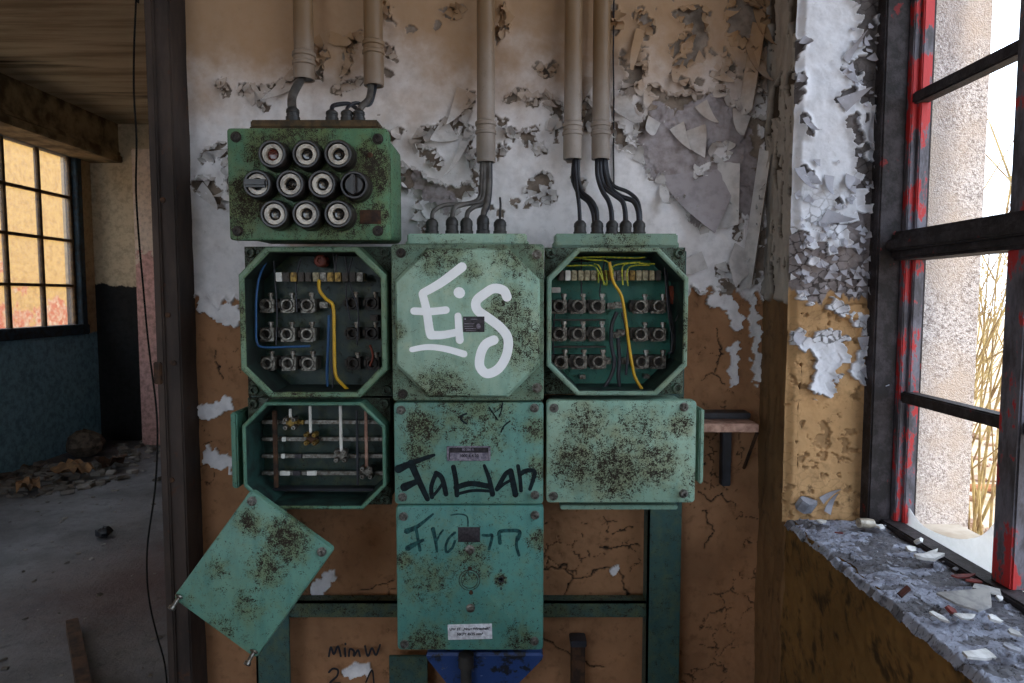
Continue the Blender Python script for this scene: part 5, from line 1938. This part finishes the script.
chip(911, 552, .016, .008, .006, PWm, 'white chip with a raised edge behind the long white sliver', 'paint chip', .5, (.5, .1), 6, 6, .008)
chip(918, 546, .006, .004, .012, PWm, 'tiny upright white chip by the window frame', 'paint chip', .5, (.9, .1), 5, 7, .01)
chip(966, 604, .034, .026, .006, PS, 'large grey plaster shard, the biggest piece on the sill', 'plaster shard', .3, (.12, -.1), 7, 8, .010, 'plaster_shard')
chip(987, 594, .022, .018, .005, PS, 'pale grey shard touching the biggest shard on its window side', 'plaster shard', 1.1, (.1, .1), 6, 9, .008, 'plaster_shard')
chip(1000, 600, .016, .005, .005, PWm, 'narrow white strip at the foot of the window mullion', 'paint chip', .9, (.3, .1), 6, 10, .008)
chip(938, 619, .010, .013, .005, PWm, 'small white chip in front of the biggest shard', 'paint chip', .4, (.2, .1), 5, 11)
chip(966, 620, .016, .007, .005, PWm, 'curved white chip right of the small white one', 'paint chip', .1, (.25, 0), 6, 12)
chip(994, 622, .013, .009, .006, PWm, 'white paint chip near the right edge, below the narrow white strip', 'paint chip', .6, (.3, .2), 6, 13)
chip(981, 659, .026, .011, .006, PWm, 'bright white flat chip nearest the viewer on the sill', 'paint chip', .3, (.15, .1), 7, 14)
chip(1012, 652, .015, .010, .005, PG, 'grey chip at the right edge beside the nearest white chip', 'paint chip', .8, (.2, .2), 6, 15)
chip(1014, 636, .014, .008, .005, PS, 'pale grey chip at the right edge of the sill', 'paint chip', 1.2, (.2, .1), 6, 16)
chip(904, 601, .007, .005, .018, M['brown_chip'], 'dark brown splinter standing on the middle of the sill', 'splinter', .3, (.2, .9), 5, 17, .006, 'wood_splinter')
chip(951, 614, .007, .006, .007, M['red_paint'], 'small red paint flake beside the biggest shard', 'paint flake', .3, (.5, .2), 5, 18, .008, 'red_flake')
chip(962, 579, .024, .005, .004, M['red_paint'], 'long dull red paint sliver near the window frame', 'paint flake', .35, (.1, .1), 6, 19, .007, 'red_flake')
chip(974, 583, .018, .005, .004, M['red_paint'], 'shorter red paint sliver beside the long one', 'paint flake', .1, (.2, .1), 6, 20, .007, 'red_flake')
chip(935, 553, .008, .004, .005, M['red_paint'], 'tiny red flake beside the long white sliver', 'paint flake', .6, (.3, .1), 5, 21, .008, 'red_flake')
chip(840, 534, .012, .004, .003, M['red_paint'], 'faint reddish flake at the back of the sill', 'paint flake', .2, (.1, .1), 5, 22, .005, 'red_flake')
mbc, _b = MB(), []
for k in range(170):
    y = 1.30 - .80 * random.random()
    x = random.uniform(XR + .012, XG - .035)
    s = random.choice((.002, .003, .004, .005))
    Mx = Matrix.Translation((x, y, ZS + .006 + s * .3)) @ Matrix.Rotation(random.uniform(0, 6), 4, 'Z') @ Matrix.Rotation(random.uniform(-.5, .5), 4, 'X') @ Matrix.Rotation(random.uniform(-.4, .4), 4, 'Y')
    mbc.box(-s, -s * random.uniform(.4, .9), -.001, s * random.uniform(.6, 1), s * .7, .0012, b=.0004, M=Mx)
tag(mbc.build('sill_crumbs', PG), 'fine grey paint crumbs scattered over the window sill', 'crumbs', kind='stuff')

# ------------------------------------------------------------------ things on the floor of the hall at the left
pa, pb = PZ(72, 624, .03), PZ(86, 700, .03)
t = (pb - pa).normalized()
sd = Vector((-t.y, t.x, 0))
mb = MB()
lp = []
for f in (0, .02, .3, .6, .98, 1):
    c = pa.lerp(pb, f) + Vector((0, 0, .012 * math.sin(f * 3)))
    w_ = .024 * (.85 if f in (0, 1) else 1)
    lp.append([c + sd * w_ - Vector((0, 0, .028)), c - sd * w_ - Vector((0, 0, .028)), c - sd * w_ + Vector((0, 0, .024)), c + sd * w_ + Vector((0, 0, .024))])
mb.loft(lp)
tag(mb.build('wood_batten', M['timber_dark'], smooth=20), 'rough brown wooden batten lying on the floor at the lower left', 'batten')


def rock(px_, py_, s, mat, label, cat, name, sq=.7, seed=1, n=10):
    c = PZ(px_, py_, 0.0)
    rnd = random.Random(seed)
    loops = []
    for k in range(7):
        th = math.pi * k / 6
        loops.append([c + Vector((math.sin(th) * s * math.cos(2 * math.pi * i / n) * rnd.uniform(.75, 1.15), math.sin(th) * s * math.sin(2 * math.pi * i / n) * rnd.uniform(.75, 1.15), (1 - math.cos(th)) * s * sq * .9 * rnd.uniform(.9, 1.05))) for i in range(n)])
    mb = MB()
    mb.loft(loops)
    return tag(mb.build(name, mat, smooth=30), label, cat)


rock(85, 457, .17, M['stone'], 'rubble lump against the foot of the blue wall near the far corner', 'rubble lump', 'rubble_lump', .85, 3)
rock(104, 537, .05, M['black_wire'], 'small black object lying alone on the middle of the hall floor', 'debris', 'dark_object', .8, 4)
for k, (a, b, w_, lab_, m) in enumerate((((60, 478), (86, 470), .16, 'crumpled tan cardboard sheet on the rubble by the blue wall', 'cardboard'), ((16, 492), (40, 486), .12, 'paler crumpled cardboard scrap left of the tan sheet', 'cardboard'), ((104, 466), (118, 467), .08, 'small folded brown scrap right of the tan cardboard sheet', 'timber_dark'))):
    p0, p1 = PZ(*a, .03), PZ(*b, .05)
    mb = MB()
    d = p1 - p0
    nrm = Vector((-d.y, d.x, 0)).normalized()
    rnd = random.Random(k)
    g = [[p0 + d * (i / 7) + nrm * (j / 4 - .5) * w_ * 2 + Vector((0, 0, .03 + rnd.uniform(-.02, .07))) for j in range(5)] for i in range(8)]
    fl = [[p - Vector((0, 0, .006)) for p in row] for row in g]
    for s, gg in ((0, g), (1, fl)):
        mb.add([p for row in gg for p in row], [(i * 5 + j, i * 5 + j + 1, (i + 1) * 5 + j + 1, (i + 1) * 5 + j) for i in range(7) for j in range(4)])
    tag(mb.build('cardboard_scrap', M[m], smooth=30), lab_, 'cardboard scrap', 'scraps by the blue wall')
mb = MB()
LUMP = PZ(85, 457, 0)
random.seed(8)
for k in range(900):
    if k < 520:
        y = random.uniform(4.8, 6.7)
        x = XL + .05 + abs(random.gauss(0, .45)) + (.0 if y < 6 else random.uniform(0, 1.6))
        s = random.choice((.012, .02, .03, .045))
    else:
        y = random.uniform(2.3, 6.5)
        x = random.uniform(XL + .3, -.7)
        s = random.choice((.004, .006, .009, .013))
    Mx = Matrix.Translation((x, y, s * .3)) @ Matrix.Rotation(random.uniform(0, 6), 4, 'Z') @ Matrix.Rotation(random.uniform(-.5, .5), 4, 'X')
    if (x - LUMP.x) ** 2 + (y - LUMP.y) ** 2 < .30 ** 2:
        continue
    mb.box(-s, -s * .7, -s * .35, s * random.uniform(.6, 1.2), s * .8, s * .3, b=s * .12, M=Mx)
tag(mb.build('floor_crumbs', simple('crumbs', (150, 144, 138), .9, c2=(84, 76, 68), scale=3)), 'plaster crumbs and rubble strewn over the hall floor along the blue wall', 'rubble', kind='stuff')
